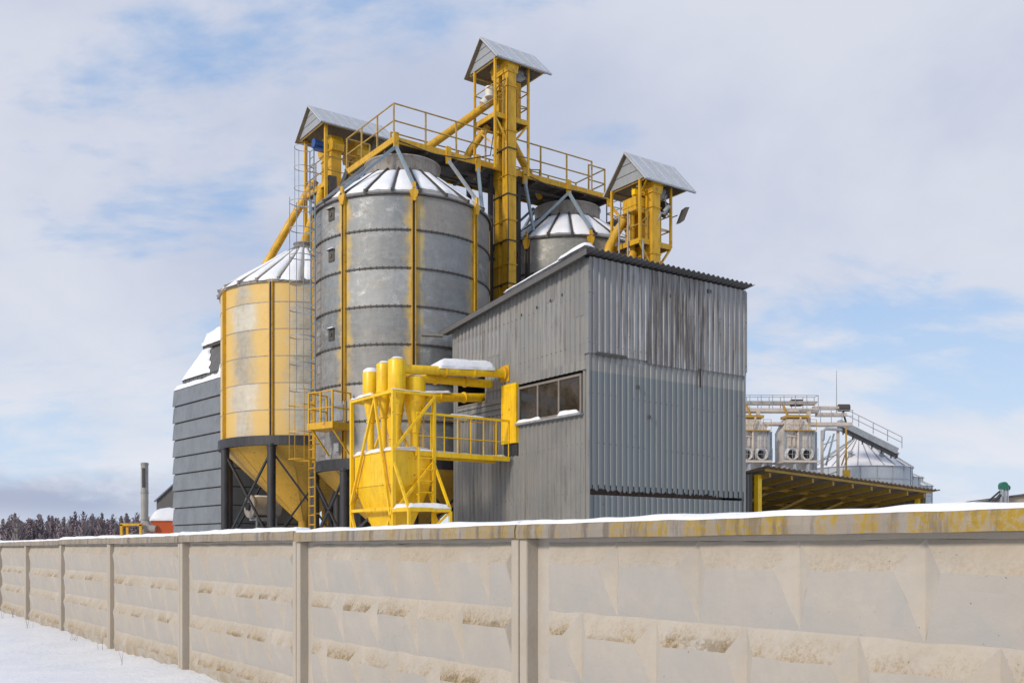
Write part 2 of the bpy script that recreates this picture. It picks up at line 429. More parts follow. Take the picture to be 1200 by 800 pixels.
def ladder(par, p0, out, z0, z1, mat, w=.42, cage=None, cmat=None, off=.18, step=.3, rr=.018):
    """vertical ladder at p0 (x,y), out = outward unit vector"""
    out = Vector((out[0], out[1], 0)).normalized(); tan = Vector((-out.y, out.x, 0))
    base = Vector((p0[0], p0[1], 0)) + out*off
    m = MB()
    for s in (-1, 1):
        q = base + tan*s*w/2
        m.beam(q+Vector((0,0,z0)), q+Vector((0,0,z1)), .045, .03)
        z = z0+.4
        while z < z1:
            m.beam(q+Vector((0,0,z)), q-out*off+Vector((0,0,z)), .03); z += 2.2
    z = z0+.15
    while z < z1:
        m.tube(base-tan*w/2+Vector((0,0,z)), base+tan*w/2+Vector((0,0,z)), rr, n=6); z += step
    lad = m.build('ladder', mat, par)
    if cage:
        m = MB(); rad = .37; c = base + out*.40
        pts = []
        for i in range(13):
            t = R(-128 + 256*i/12)
            pts.append(c + out*rad*math.cos(t) + tan*rad*math.sin(t))
        z = cage[0]
        while z <= cage[1]+.01:
            for a, b in zip(pts, pts[1:]):
                m.beam(a+Vector((0,0,z)), b+Vector((0,0,z)), .008, .026)
            m.beam(pts[0]+Vector((0,0,z)), base-tan*w/2+Vector((0,0,z)), .012, .05)
            m.beam(pts[-1]+Vector((0,0,z)), base+tan*w/2+Vector((0,0,z)), .012, .05)
            z += .86
        for i in (2, 6, 10):
            m.beam(pts[i]+Vector((0,0,cage[0])), pts[i]+Vector((0,0,cage[1])), .020, .010)
        m.build('safety_cage', cmat or mat, lad)
    return lad

def corr_sheet(mb, run, fixed, out, t0, t1, z0, z1, pitch=.2, depth=.032, phase=0):
    """profiled sheet. run: 'x' or 'y'; fixed coordinate of the low plane; out: +-1 outward; z0,z1 may be functions of t"""
    fr = ((0, 0), (.34, 0), (.44, 1), (.80, 1), (.90, 0))
    ts = [(t0, 0)]
    i = math.floor((t0-phase)/pitch)-1
    seq = []
    while phase + i*pitch < t1+pitch:
        for f, d in fr: seq.append((phase+(i+f)*pitch, d))
        i += 1
    def dval(t):
        for (a, da), (b, db) in zip(seq, seq[1:]):
            if a <= t <= b: return da+(db-da)*(t-a)/(b-a) if b > a else da
        return 0
    pts = [(t0, dval(t0))] + [(t, d) for t, d in seq if t0+1e-4 < t < t1-1e-4] + [(t1, dval(t1))]
    Z0 = z0 if callable(z0) else (lambda t: z0)
    Z1 = z1 if callable(z1) else (lambda t: z1)
    vs = []
    for t, d in pts:
        q = fixed + out*d*depth
        for z in (Z0(t), Z1(t)):
            vs.append((q, t, z) if run == 'y' else (t, q, z))
    n = len(pts)
    return mb.add(vs, [(2*k, 2*k+2, 2*k+3, 2*k+1) for k in range(n-1)])

# ------------------------------------------------------------------ world, light, camera
cam = bpy.data.cameras.new('camera'); co = bpy.data.objects.new('camera', cam); COL.objects.link(co)
co.location = (0, 0, 1.67); co.rotation_euler = (R(90), 0, 0)
cam.sensor_width = 36; cam.lens = 36*1160/1200; cam.shift_y = 243/1200; cam.clip_end = 6000; cam.clip_start = .05
scene.camera = co

SUN_AZ = (-.70, -.713); SUN_EL = 27
w = bpy.data.worlds.new('World'); scene.world = w; w.use_nodes = True
wt = w.node_tree; bg = wt.nodes['Background']
class W(G):
    def __init__(s): s.t = wt; s._co = None
g = W()
sky = g.n('ShaderNodeTexSky'); sky.sky_type = 'NISHITA'; sky.sun_disc = False
sky.sun_elevation = R(SUN_EL); sky.sun_rotation = math.atan2(SUN_AZ[0], SUN_AZ[1])
sky.air_density = 1.0; sky.dust_density = .6; sky.ozone_density = 1.5
tc = g.n('ShaderNodeTexCoord'); D = tc.outputs['Generated']
dx, dy, dz = g.sep(D)
zz = g.math('ADD', g.math('MAXIMUM', dz, 0.0), .42)
P = g.comb(g.math('ADD', g.math('DIVIDE', dx, zz), 3.3), g.math('DIVIDE', dy, zz), 1.7)
big = g.noise(g.scale(P, (1.0, 1.5, 1)), 1.5, 3, .5, .3)
mid = g.noise(g.scale(P, (1.0, 1.7, 1)), 3.6, 8, .56, .25)
fin = g.noise(g.scale(P, (1.0, 1.6, 1)), 10.0, 6, .6, .2)
cov = g.math('ADD', g.math('MULTIPLY', big, .55), g.math('MULTIPLY_ADD', mid, .55, g.math('MULTIPLY', fin, .14)))
mask = g.rng(cov, .51, .64)
shade = g.rng(g.noise(g.scale(P, (1, 1, 1)), 1.7, 6, .55, .3), .35, .68)
cl = g.mix(shade, (6.75, 6.95, 7.75), (4.9, 5.35, 6.75))
blue = g.mix(.78, g.mix(1.0, sky.outputs[0], (1.25, 1.25, 1.25), 'MULTIPLY'), (3.4, 5.1, 8.0))
c = g.mix(g.math('MULTIPLY', mask, .93), blue, cl)
# brighter thin veil towards the horizon
veil = g.rng(dz, .0, .34, .8, 0)
c = g.mix(veil, c, g.mix(g.rng(mid, .4, .6), (6.4, 7.5, 8.8), (7.7, 8.05, 8.7)))
# a low bank of grey-blue cloud standing far off on the left
side = g.rng(g.math('DIVIDE', dx, g.math('MAXIMUM', dy, .05)), -.46, -.20, 1, 0)
bn = g.noise(g.scale(D, (2.2, 2.2, 7.0)), 3.0, 6, .6, .3)
top = g.math('MULTIPLY_ADD', bn, .09, .025)
bank = g.math('MULTIPLY', g.rng(g.math('SUBTRACT', dz, top), -.022, .012, 1, 0), side)
low = g.rng(dz, .02, .045, .45, 1)
c = g.mix(g.math('MULTIPLY', g.math('MULTIPLY', bank, low), .85), c, (3.5, 4.0, 5.5))
g.L(c, bg.inputs['Color']); bg.inputs['Strength'].default_value = .1

sl = bpy.data.lights.new('sun', 'SUN'); so = bpy.data.objects.new('sun', sl); COL.objects.link(so)
sl.energy = 2.4; sl.angle = R(10); sl.color = (1, .90, .77)
sd = Vector((SUN_AZ[0], SUN_AZ[1], 0)).normalized()*math.cos(R(SUN_EL)) + Vector((0, 0, math.sin(R(SUN_EL))))
so.rotation_euler = sd.to_track_quat('Z', 'Y').to_euler(); so.location = (-20, -20, 30)
scene.view_settings.view_transform = 'Standard'; scene.view_settings.look = 'None'
scene.view_settings.exposure = 0.08; scene.view_settings.gamma = 1

# ------------------------------------------------------------------ ground
def gz(x, y):
    r = math.hypot(x, y); k = 1 if r < 60 else max(0, 1-(r-60)/100)
    return k*(.05*noise.noise(Vector((x*.35, y*.35, 0))) + .022*noise.noise(Vector((x*1.3, y*1.3, 4))) + .008*noise.noise(Vector((x*4, y*4, 7))))
def axis_pts():
    p = [i*.35 for i in range(0, 60)]; st = .35
    while p[-1] < 3200: st *= 1.16; p.append(p[-1]+st)
    return [-q for q in p[:0:-1]] + p
ax = axis_pts(); n = len(ax)
m = MB(); vs = []
for yy in ax:
    for xx in ax:
        X, Y = xx-4, yy+14
        # distance in front of the fence line: snow drifted up against it
        q = (Vector((X, Y, 0))-Vector((.124, 7.197, 0))).dot(-VX)
        drift = .06*math.exp(-max(0, q)/.35) if q > -.05 else 0
        t = (Vector((X, Y, 0))-Vector((.124, 7.197, 0))).dot(UX)
        lane = -.035*math.exp(-((q-2.6)/.35)**2) - .03*math.exp(-((q-4.3)/.35)**2) + .03*math.exp(-((q-3.4)/.3)**2)
        if math.hypot(X, Y) > 70: lane = drift = 0
        vs.append((X, Y, gz(X, Y)-.02+drift*(.6+.8*abs(noise.noise(Vector((t*.9, 1, 2)))))+lane))
m.add(vs, [(j*n+i, j*n+i+1, (j+1)*n+i+1, (j+1)*n+i) for j in range(n-1) for i in range(n-1)], True)
gr = m.build('snowy_ground', M['snow'], recalc=False); struct(gr)

# ------------------------------------------------------------------ concrete fence
fe = thing('concrete_fence', 'long weathered concrete panel fence topped with a line of snow, in front of the works', 'fence', (.124, 7.197, 0))
PL = 4.0; rows = [1.63, 1.17, .71, .25]; RH = .46; cells = 6
def fence_panel(k):
    rnd = random.Random(k*17+3)
    dzk = rnd.uniform(-.012, .012); tilt = rnd.uniform(-.006, .006)
    y0, y1 = k*PL+.008, (k+1)*PL-.008
    f0, f1 = y0+.085, y1-.085; zt = 1.755+dzk; zb = -.25
    m = MB(); at = []
    g0, g1 = f0+.05, f1-.14; rD = .078; CW = (g1-g0)/5
    def surf(q, sm, a4):
        """subdivided facet with small unevenness that agrees along shared edges"""
        q = [Vector(v) for v in q]; nu, nv = (10, 4) if k < 3 else (4, 2)
        vs = []
        for a in range(nu+1):
            for b in range(nv+1):
                u, w = a/nu, b/nv
                p_ = (q[0]*(1-u)+q[1]*u)*(1-w)+(q[3]*(1-u)+q[2]*u)*w
                y, z = p_.y, p_.z
                d_ = .004*noise.noise(Vector((y*1.9, z*1.9, k*5))) + .003*noise.noise(Vector((y*6, z*6, k)))
                e = min(y-f0, f1-y, 1)
                vs.append((p_.x-d_+tilt*(y-y0), y + .012*noise.noise(Vector((y*4, z*4, k+8)))*min(1, max(0, e*20)), z + .012*noise.noise(Vector((y*4, z*4, k+3)))))
                at.append((a4[0]*(1-u)+a4[1]*u)*(1-w)+(a4[3]*(1-u)+a4[2]*u)*w)
        m.add(vs, [(a*(nv+1)+b, (a+1)*(nv+1)+b, (a+1)*(nv+1)+b+1, a*(nv+1)+b+1) for a in range(nu) for b in range(nv)], sm)
    for r_i, ztop in enumerate((1.725, 1.245, .765, .285)):
        ztop += dzk; zl = ztop-.155; zbm = ztop-.48
        off = .5 if (r_i+k) % 2 == 0 else 0
        bounds = [g0] + [g0+CW*(c+off) for c in range(0 if off else 1, 5)] + [g1]
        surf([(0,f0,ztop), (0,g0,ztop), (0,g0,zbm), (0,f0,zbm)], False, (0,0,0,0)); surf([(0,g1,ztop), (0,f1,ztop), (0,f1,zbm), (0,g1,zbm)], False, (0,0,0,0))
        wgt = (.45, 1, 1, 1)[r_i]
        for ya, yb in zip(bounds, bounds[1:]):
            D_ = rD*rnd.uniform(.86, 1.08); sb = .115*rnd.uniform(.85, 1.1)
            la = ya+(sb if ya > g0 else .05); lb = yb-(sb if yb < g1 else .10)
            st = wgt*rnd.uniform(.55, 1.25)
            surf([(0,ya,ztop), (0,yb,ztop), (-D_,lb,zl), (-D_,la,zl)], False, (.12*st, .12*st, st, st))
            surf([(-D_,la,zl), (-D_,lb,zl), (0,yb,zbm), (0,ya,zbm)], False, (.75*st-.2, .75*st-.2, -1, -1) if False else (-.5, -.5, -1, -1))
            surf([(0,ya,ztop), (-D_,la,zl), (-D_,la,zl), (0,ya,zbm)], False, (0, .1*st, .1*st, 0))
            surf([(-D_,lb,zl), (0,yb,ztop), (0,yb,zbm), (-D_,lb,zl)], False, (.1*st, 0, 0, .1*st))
    surf([(0,f0,zt), (0,f1,zt), (0,f1,1.725+dzk), (0,f0,1.725+dzk)], False, (0,0,0,0))
    nb = len(m.v)
    m.box(.02, .10, f0-.02, f1+.02, zb, zt)                    # body of the slab behind the face
    m.att = at + [0.0]*(len(m.v)-nb)
    p = m.build('fence_panel', M['concrete'], fe, recalc=False)
    for a_, b_ in ((y0, f0+.004), (f1-.004, y1)):
        MB().box(-.095, .11, a_, b_, zb, zt+.004).build('panel_frame', M['concrete_frame'], p, bevel=.012)
    # coping
    cp = MB(); N = 40; zc0, zc1 = zt, zt+.098
    ring = [(-.125, zc0), (-.128, zc0+.05), (-.120, zc1-.006), (-.108, zc1), (.09, zc1), (.10, zc0)]
    vv = []
    for i in range(N+1):
        y = y0+(y1-y0)*i/N
        for q, (a, b) in enumerate(ring):
            s = .006*noise.noise(Vector((y*2.7, q*2.0, k*3))) + .003*noise.noise(Vector((y*14, q*3.0, k)))
            vv.append((a+s, y, b+s*.8))
    r_ = len(ring)
    cp.add(vv, [(i*r_+q, i*r_+(q+1) % r_, (i+1)*r_+(q+1) % r_, (i+1)*r_+q) for i in range(N) for q in range(r_)], False)
    cp.add(vv[:r_], [tuple(range(r_))]); cp.add(vv[-r_:], [tuple(range(r_))])
    cp.build('coping', M['concrete_cap'], p)
    sn = MB()
    sn.snow(-.112, .095, y0-.006, y1+.006, zc1-.006, .044+rnd.uniform(-.008, .01), 10, 150, seed=k, edge=.045, rough=.42)
    lab(sn.build('snow', M['snow'], p), 'white snow lying along the coping')
for k in range(-3, 11): fence_panel(k)

# ------------------------------------------------------------------ corrugated building
LX, LY = 5.77, 6.46
ZT = lambda b: 9.06-.118*b
bd = thing('corrugated_building', 'tall grey corrugated metal building with a sloping roof and a row of three dark windows', 'building', yard(0, 0))
m = MB(); corr_sheet(m, 'y', -.02, -1, 0.0, 4.60, 6.22, lambda t: ZT(t)-.02, phase=.03); corr_sheet(m, 'y', -.02, -1, 4.60, LY, 6.70, lambda t: ZT(t)-.02, phase=.03)
w1 = m.build('side_wall', M['corr_left_top'], bd, recalc=False); lab(w1, 'upper corrugated sheets of the left wall, patched and streaked')
m = MB(); corr_sheet(m, 'y', .03, -1, 0, 3.01, -.2, 5.14, phase=.07); corr_sheet(m, 'y', .03, -1, 0, .25, 5.14, 6.4, phase=.07)
corr_sheet(m, 'y', .03, -1, 3.01, LY, -.2, 5.52, phase=.07); corr_sheet(m, 'y', .03, -1, 3.75, 4.62, 5.9, 6.5, phase=.07)
corr_sheet(m, 'y', .03, -1, 6.18, LY, 5.5, 6.9, phase=.07)
lab(m.build('side_wall', M['corr_left'], bd, recalc=False), 'lower corrugated sheets of the left wall')
# patched upper sheets standing proud
rp = random.Random(5)
for (b0, b1, z0, z1) in ((1.35, 1.72, 8.22, 8.84), (.12, .55, 7.6, 8.9), (3.9, 4.5, 7.2, 8.45), (4.75, 6.1, 7.05, 8.25)):
    m = MB(); corr_sheet(m, 'y', -.034, -1, b0, b1, z0, z1, phase=.03+.01)
    m.build('patch_sheet', M['corr_right_top'] if b0 > 3 else M['corr_left'], bd, recalc=False)
m = MB()
for i in range(3): m.prism([(-.0, 5.50+i*.155), (-.045, 5.505+i*.155), (.0, 5.655+i*.155)], 'y', 3.76, 6.2) if False else m.hexa([(.03,3.76,5.50+i*.16),(.03,6.2,5.50+i*.16),(-.03,6.2,5.50+i*.16),(-.03,3.76,5.50+i*.16),(.03,3.76,5.655+i*.16),(.03,6.2,5.655+i*.16),(.01,6.2,5.655+i*.16),(.01,3.76,5.655+i*.16)])
lab(m.build('board_panel', M['corr_left'], bd), 'horizontal grey boards below the dark opening')
# opening: dark interior box
m = MB()
m.box(.9, .95, 4.4, 6.4, 5.7, 7.0); m.box(.05, .9, 4.5, 4.56, 5.8, 6.9); m.box(.05, .9, 6.25, 6.31, 5.8, 6.9); m.box(.05, .9, 4.56, 6.25, 6.80, 6.86)
m.build('opening_lining', M['dark'], bd)
# right wall
m = MB(); corr_sheet(m, 'x', -.045, -1, -.02, 1.95, 6.62, ZT(0)-.02, phase=.0); corr_sheet(m, 'x', -.052, -1, 1.93, 3.85, 6.55, ZT(0)-.02, phase=.04); corr_sheet(m, 'x', -.046, -1, 3.83, LX+.02, 6.60, ZT(0)-.02, phase=.01)
lab(m.build('end_wall', M['corr_right_top'], bd, recalc=False), 'upper brown-streaked corrugated sheets of the right wall')
rg = random.Random(11)
rag = [rg.uniform(0, 1)**2 for _ in range(400)]
def ragged(t): 
    i = int((t+1)*26) % 400
    h = .55*max(0, noise.noise(Vector((t*7, 1, 0)))+.25) + .5*max(0, noise.noise(Vector((t*17, 4, 0)))+.15) + .25*rag[i]
    return 3.10 + .03*noise.noise(Vector((t*1.3, 0, 0))) + (.02+.15*min(1.2, h))*(1 if t < 4.6 else .3)
m = MB(); corr_sheet(m, 'x', -.005, -1, 0, LX, 3.30, 6.9, phase=.02)
lab(m.build('end_wall', M['corr_right'], bd, recalc=False), 'blue grey painted corrugated sheets of the right wall')
# lower edge of that sheet, torn
m = MB(); t = 0
while t < LX-.02:
    zb = ragged(t); d = .032 if (t % .2) > .1 else .0
    m.box(t, t+.027, -.008-d, -.003-d+.003, zb, 3.304); t += .0275
lab(m.build('torn_edge', M['corr_right'], bd), 'rusted torn lower edge of the sheets')
m = MB(); m.box(.02, LX-.9, .035, .05, 2.9, 3.34); lab(m.build('rust_strip', M['rust'], bd), 'dark rusted gap behind the torn edge')
m = MB(); corr_sheet(m, 'x', .02, -1, 0, LX, -.2, 3.045, phase=.09)
lab(m.build('end_wall', M['corr_right'], bd, recalc=False), 'lowest corrugated sheets of the right wall')
# rear walls, corner trims
m = MB(); m.box(LX-.03, LX, .05, LY, -.2, ZT(LY)-.05); m.box(.08, LX, LY-.03, LY-.002, -.2, ZT(LY)-.05)
m.build('rear_wall', M['corr_right'], bd)
m = MB(); m.box(-.075, .0, -.085, -.078, 6.6, 8.98); m.box(-.082, -.076, -.085, .10, 6.6, 8.98); m.box(-.03, .0, -.046, -.04, 0, 6.6); m.box(-.036, -.031, -.046, .06, 0, 6.6)
m.build('corner_trim', M['corr_left'], bd)
MB().box(LX-.05, LX+.03, -.088, -.082, 6.7, 9.0).build('corner_trim', M['corr_left'], bd); MB().box(LX-.05, LX+.02, -.048, -.043, 0, 6.6).build('corner_trim', M['corr_left'], bd)
m = MB(); m.box(-.068, -.02, -.03, LX, 6.605, 6.618) if False else m.box(.2, 1.2, -.098, -.086, 6.58, 6.66); m.build('metal_patch', M['seam'], bd); m = MB(); m.box(3.88, 3.93, -.09, -.08, 6.1, 6.62)
m.build('metal_patch', M['rust'], bd)
# small fixings on the walls
m = MB()
for (x, z) in ((1.6, 5.85), (2.0, 5.1), (2.75, 8.4), (4.2, 8.75), (4.3, 8.75)):
    m.box(x, x+.05, -.085, -.05, z, z+.1)
for b in (1.0, 1.5, 2.1, 2.8): m.box(-.075, -.05, b, b+.03, 8.35-.1*b, 8.42-.1*b)
m.build('bracket', M['seam'], bd)
# windows
m = MB()
m.box(-.05, .06, .25, 3.0, 5.14, 5.20); m.box(-.05, .06, .25, 3.0, 6.08, 6.14)
for y in (.25, 1.15, 2.07, 2.94): m.box(-.048, .06, y, y+.06, 5.2, 6.08)
wf = m.build('window', M['wood'], bd)
for i, (a, b) in enumerate(((.31, 1.15), (1.21, 2.07), (2.13, 2.94))):
    m = MB(); m.box(-.012, .0, a, b, 5.2, 6.08); m.build('pane', M['glass'], wf)
m = MB(); m.box(-.13, .02, .2, 3.05, 5.085, 5.135); m.build('window_sill', M['steel'], wf)
m = MB(); m.snow(-.13, -.045, .3, 1.15, 5.137, .11, 6, 10, 3, edge=.05); m.build('snow', M['snow'], wf)
m = MB(); m.snow(-.13, -.045, 1.9, 3.0, 5.137, .09, 6, 12, 5, edge=.05)
m.build('snow', M['snow'], wf)
# yellow door panel
m = MB(); m.box(-.10, .02, 3.03, 3.74, 4.62, 6.28); m.box(-.112, -.1, 3.06, 3.10, 4.66, 6.24)
m.box(-.115, -.1, 3.66, 3.70, 4.66, 6.24); m.box(-.108, -.1, 3.03, 3.74, 6.18, 6.24)
d = m.build('door', M['yellow'], bd, bevel=.01); lab(d, 'bright yellow metal door at the end of the catwalk')
m = MB(); m.box(-.02, .028, 3.05, 3.72, 4.28, 4.60); m.build('dark_opening', M['dark'], bd)
m = MB(); m.box(-.02, .04, 4.6, 4.68, 5.95, 6.7); m.box(-.02, .04, 4.68, 6.2, 5.93, 5.98); m.build('opening_frame', M['wood'], bd)
# roof
m = MB()
NP = 330; vs = []
for side in (0, 1):
    for i in range(NP+1):
        x = -.32+(LX+.42)*i/NP
        dz = .028*math.cos(x*2*math.pi/.19)
        for b in (-.32, LY+.35): vs.append((x, b, ZT(b)+.06+dz+side*.012))
def q_(s, i, j): return s*(NP+1)*2+i*2+j
fs = [(q_(s,i,0), q_(s,i+1,0), q_(s,i+1,1), q_(s,i,1)) for s in (0,1) for i in range(NP)] + [(q_(0,i,0), q_(0,i+1,0), q_(1,i+1,0), q_(1,i,0)) for i in range(NP)]
m.add(vs, fs, False)
rf = m.build('roof', M['clad2'], bd); lab(rf, 'wavy dark sheet roof sloping back to the left')
m = MB(); m.hexa([(-.34,-.30,ZT(-.30)-.11),(-.31,-.30,ZT(-.30)-.11),(-.31,LY+.3,ZT(LY+.3)-.11),(-.34,LY+.3,ZT(LY+.3)-.11),(-.34,-.30,ZT(-.30)+.04),(-.31,-.30,ZT(-.30)+.04),(-.31,LY+.3,ZT(LY+.3)+.04),(-.34,LY+.3,ZT(LY+.3)+.04)])
m.hexa([(-.30,.1,ZT(.1)-.02),(0,.1,ZT(.1)-.02),(0,LY+.3,ZT(LY+.3)-.02),(-.30,LY+.3,ZT(LY+.3)-.02),(-.30,.1,ZT(.1)+.01),(0,.1,ZT(.1)+.01),(0,LY+.3,ZT(LY+.3)+.01),(-.30,LY+.3,ZT(LY+.3)+.01)])
m.build('verge_board', M['clad2'], rf)
m = MB(); m.beam((-.3, LY+.1, ZT(LY)-.14), (-.85, LY+.45, ZT(LY)-.12), .22, .05); m.build('gutter', M['wood'], rf)
m = MB()
zf = lambda x, y: ZT(y)-ZT(0)
m.snow(-.42, -.1, -.34, .75, ZT(0)+.085, .12, 8, 16, 8, zf=zf, edge=.12); m.snow(-.40, -.24, .7, 3.2, ZT(0)+.07, .05, 6, 26, 9, zf=zf, edge=.05)
m.build('snow', M['snow'], rf)

# ------------------------------------------------------------------ silos
def silo(label, a, b, Rr, zt, zb, nring, dz, rib0, mat, ribmat, collar_r, collar_z0, collar_z1, conebot, snowseed, ringmat, group, roofbare=.0, hopmat='hopper', nroof=22, first=None, flange=True):
    t = thing('grain_silo', label, 'silo', yard(a, b), YR, group)
    m = MB(); m.lathe([(Rr, zb), (Rr, zt)], n=96); m.build('shell', mat, t)
    zs = [zb+dz*i for i in range(nring+1)] if first is None else first
    for z in zs[1:-1]:
        m = MB()
        if flange:
            m.band(Rr-.01, Rr+.035, z-.022, z+.022, n=80)
            for i in range(96):
                c, s = math.cos(2*math.pi*i/96), math.sin(2*math.pi*i/96)
                m.tube(((Rr+.02)*c, (Rr+.02)*s, z-.045), ((Rr+.02)*c, (Rr+.02)*s, z+.045), .016, n=5)
        else: m.band(Rr-.01, Rr+.012, z-.012, z+.012, n=80)
        m.build('flange', ringmat, t)
    for k in range(8):
        an = R(rib0+45*k); c, s = math.cos(an), math.sin(an)
        P = lambda r, q, z: (r*c-q*s, r*s+q*c, z)
        m = MB()
        for q in (-.055, .055):
            m.hexa([P(Rr-.01,q-.012,zb),P(Rr+.085,q-.012,zb),P(Rr+.085,q+.012,zb),P(Rr-.01,q+.012,zb),P(Rr-.01,q-.012,zt),P(Rr+.085,q-.012,zt),P(Rr+.085,q+.012,zt),P(Rr-.01,q+.012,zt)])
        m.hexa([P(Rr+.0,-.085,zb),P(Rr+.03,-.085,zb),P(Rr+.03,.085,zb),P(Rr+.0,.085,zb),P(Rr+.0,-.085,zt),P(Rr+.03,-.085,zt),P(Rr+.03,.085,zt),P(Rr+.0,.085,zt)])
        z = zb+.15; j_ = MB(); j_.hexa([P(Rr+.031,-.040,zb),P(Rr+.034,-.040,zb),P(Rr+.034,.040,zb),P(Rr+.031,.040,zb),P(Rr+.031,-.040,zt),P(Rr+.034,-.040,zt),P(Rr+.034,.040,zt),P(Rr+.031,.040,zt)])
        st_ = m.build('stiffener', ribmat, t); j_.build('stiffener_joint', M['seam'], st_)
    re_ = Rr+.09; ze = zt-.03
    m = MB(); m.lathe([(re_, ze), (collar_r, collar_z0), (collar_r-.02, collar_z0-.05), (re_-.03, ze-.06), (re_, ze)], n=96)
    rf = m.build('roof', M['roofmetal'], t)
    m = MB(); m.band(Rr-.02, Rr+.075, zt-.10, zt-.035); m.build('eave_ring', ringmat, rf)
    for k in range(nroof):
        an = 2*math.pi*(k+.35)/nroof; c, s = math.cos(an), math.sin(an)
        m = MB(); m.beam((re_*c, re_*s, ze+.04), (collar_r*c, collar_r*s, collar_z0+.04), .045, .10 if flange else .08); m.beam(((re_+.06)*c, (re_+.06)*s, ze+.03), ((re_-.12)*c, (re_-.12)*s, ze+.07), .08, .11)
        m.build('roof_rib', M['seam'] if flange else M['collar'], rf)
    # snow in the bays between the roof ribs
    m = MB(); rr = random.Random(snowseed)
    for k in range(nroof):
        a0 = 2*math.pi*(k+.35)/nroof+.009; a1 = 2*math.pi*(k+1.35)/nroof-.009
        lo = rr.uniform(-.03, .03)+roofbare*(1 if rr.random() < .45 else .25)*rr.uniform(.3, 1.3); hi = rr.uniform(.93, 1.0)
        NA, NR = 5, 9; vs = []
        for lay in (0, 1):
            for i in range(NA+1):
                for j in range(NR+1):
                    an = a0+(a1-a0)*i/NA
                    l2 = max(-.03, lo+.07*noise.noise(Vector((an*9, snowseed, 1)))); f = l2+(hi-l2)*j/NR
                    r = re_+(collar_r-re_)*f; z = ze+(collar_z0-ze)*f
                    ed = min(1, min(i, NA-i)/1.5+.25)*min(1, min(j, NR-j)/1.5+.3)
                    z += .006+(.10*ed*(1+.3*noise.noise(Vector((an*6, f*5, snowseed)))) if lay else 0)
                    vs.append((r*math.cos(an), r*math.sin(an), z))
        n1 = (NA+1)*(NR+1); I = lambda l, i, j: l*n1+i*(NR+1)+j
        fs = [(I(1,i,j), I(1,i+1,j), I(1,i+1,j+1), I(1,i,j+1)) for i in range(NA) for j in range(NR)]
        rim = [(i,0) for i in range(NA)]+[(NA,j) for j in range(NR)]+[(i,NR) for i in range(NA,0,-1)]+[(0,j) for j in range(NR,0,-1)]
        fs += [(I(0,*rim[q]), I(0,*rim[(q+1) % len(rim)]), I(1,*rim[(q+1) % len(rim)]), I(1,*rim[q])) for q in range(len(rim))]
        m.add(vs, fs, True)
    lab(m.build('snow', M['snow'], rf), 'white snow between the roof ribs')
    m = MB(); m.lathe([(collar_r, collar_z0-.05), (collar_r, collar_z1), (collar_r+.04, collar_z1), (collar_r+.04, collar_z1+.04), (.0, collar_z1+.16)], n=48)
    m.build('collar', M['collar'], t)
    # hopper ring, hopper, legs and braces
    m = MB(); m.band(Rr-.12, Rr+.10, zb-.30, zb+.04); m.build('base_ring', M['dark'], t)
    m = MB(); m.lathe([(Rr-.03, zb-.26), (.22, conebot), (.22, conebot-.5)], n=64); hp = m.build('hopper', M[hopmat], t)
    m = MB()
    for k in range(8):
        an = 2*math.pi*(k+.3)/8; c, s = math.cos(an), math.sin(an); m.beam(((Rr-.04)*c, (Rr-.04)*s, zb-.27), (.24*c, .24*s, conebot+.02), .014, .02)
    m.build('hopper_seam', M['rail'], hp)
    for k in range(8):
        an = R(rib0+45*k); c, s = math.cos(an), math.sin(an)
        m = MB(); m.tube((Rr*c, Rr*s, -.2), (Rr*c, Rr*s, zb-.25), .155, n=14); m.band(.0, .19, zb-.34, zb-.29, Rr*c, Rr*s, 14); m.build('leg', M['dark'], t)
        a2 = R(rib0+45*k+45); c2, s2 = math.cos(a2), math.sin(a2)
        m = MB(); m.beam((Rr*c, Rr*s, zb-.5), (Rr*c2, Rr*s2, 1.9), .07); m.beam((Rr*c, Rr*s, 1.9), (Rr*c2, Rr*s2, zb-.5), .07); m.beam((Rr*c, Rr*s, 2.15), (Rr*c2, Rr*s2, 2.15), .09)
        m.build('brace', M['dark'], t)
    return t

GS = 'grain silos'
s1 = silo('largest grey galvanised silo with yellow ribs, standing in the middle under the walkway', .33, 10.2, 2.92, 12.72, 4.46, 7, 1.18, 22.5, M['silo_gal'], M['ochre'], 1.25, 14.02, 14.50, 1.75, 3, M['seam'], GS, .16)
s2 = silo('grey galvanised silo half hidden behind the corrugated building and right of the tall elevator leg', 7.72, 10.55, 2.92, 12.85, 4.46, 7, 1.18, 22.5, M['silo_gal_b'], M['seam'], 1.25, 14.12, 14.6, 1.75, 11, M['seam'], GS, .10)
YZ = [5.72+.97*i for i in range(6)]+[11.38]
s3 = silo('yellow oversprayed silo with a snow cone roof and an ochre hopper on black legs', -.25, 17.05, 3.14, 11.38, 5.72, 6, .97, 0, M['silo_yel'], M['ochre'], .38, 13.35, 13.55, 2.75, 21, M['collar'], GS, .0, nroof=24, first=YZ, flange=False)
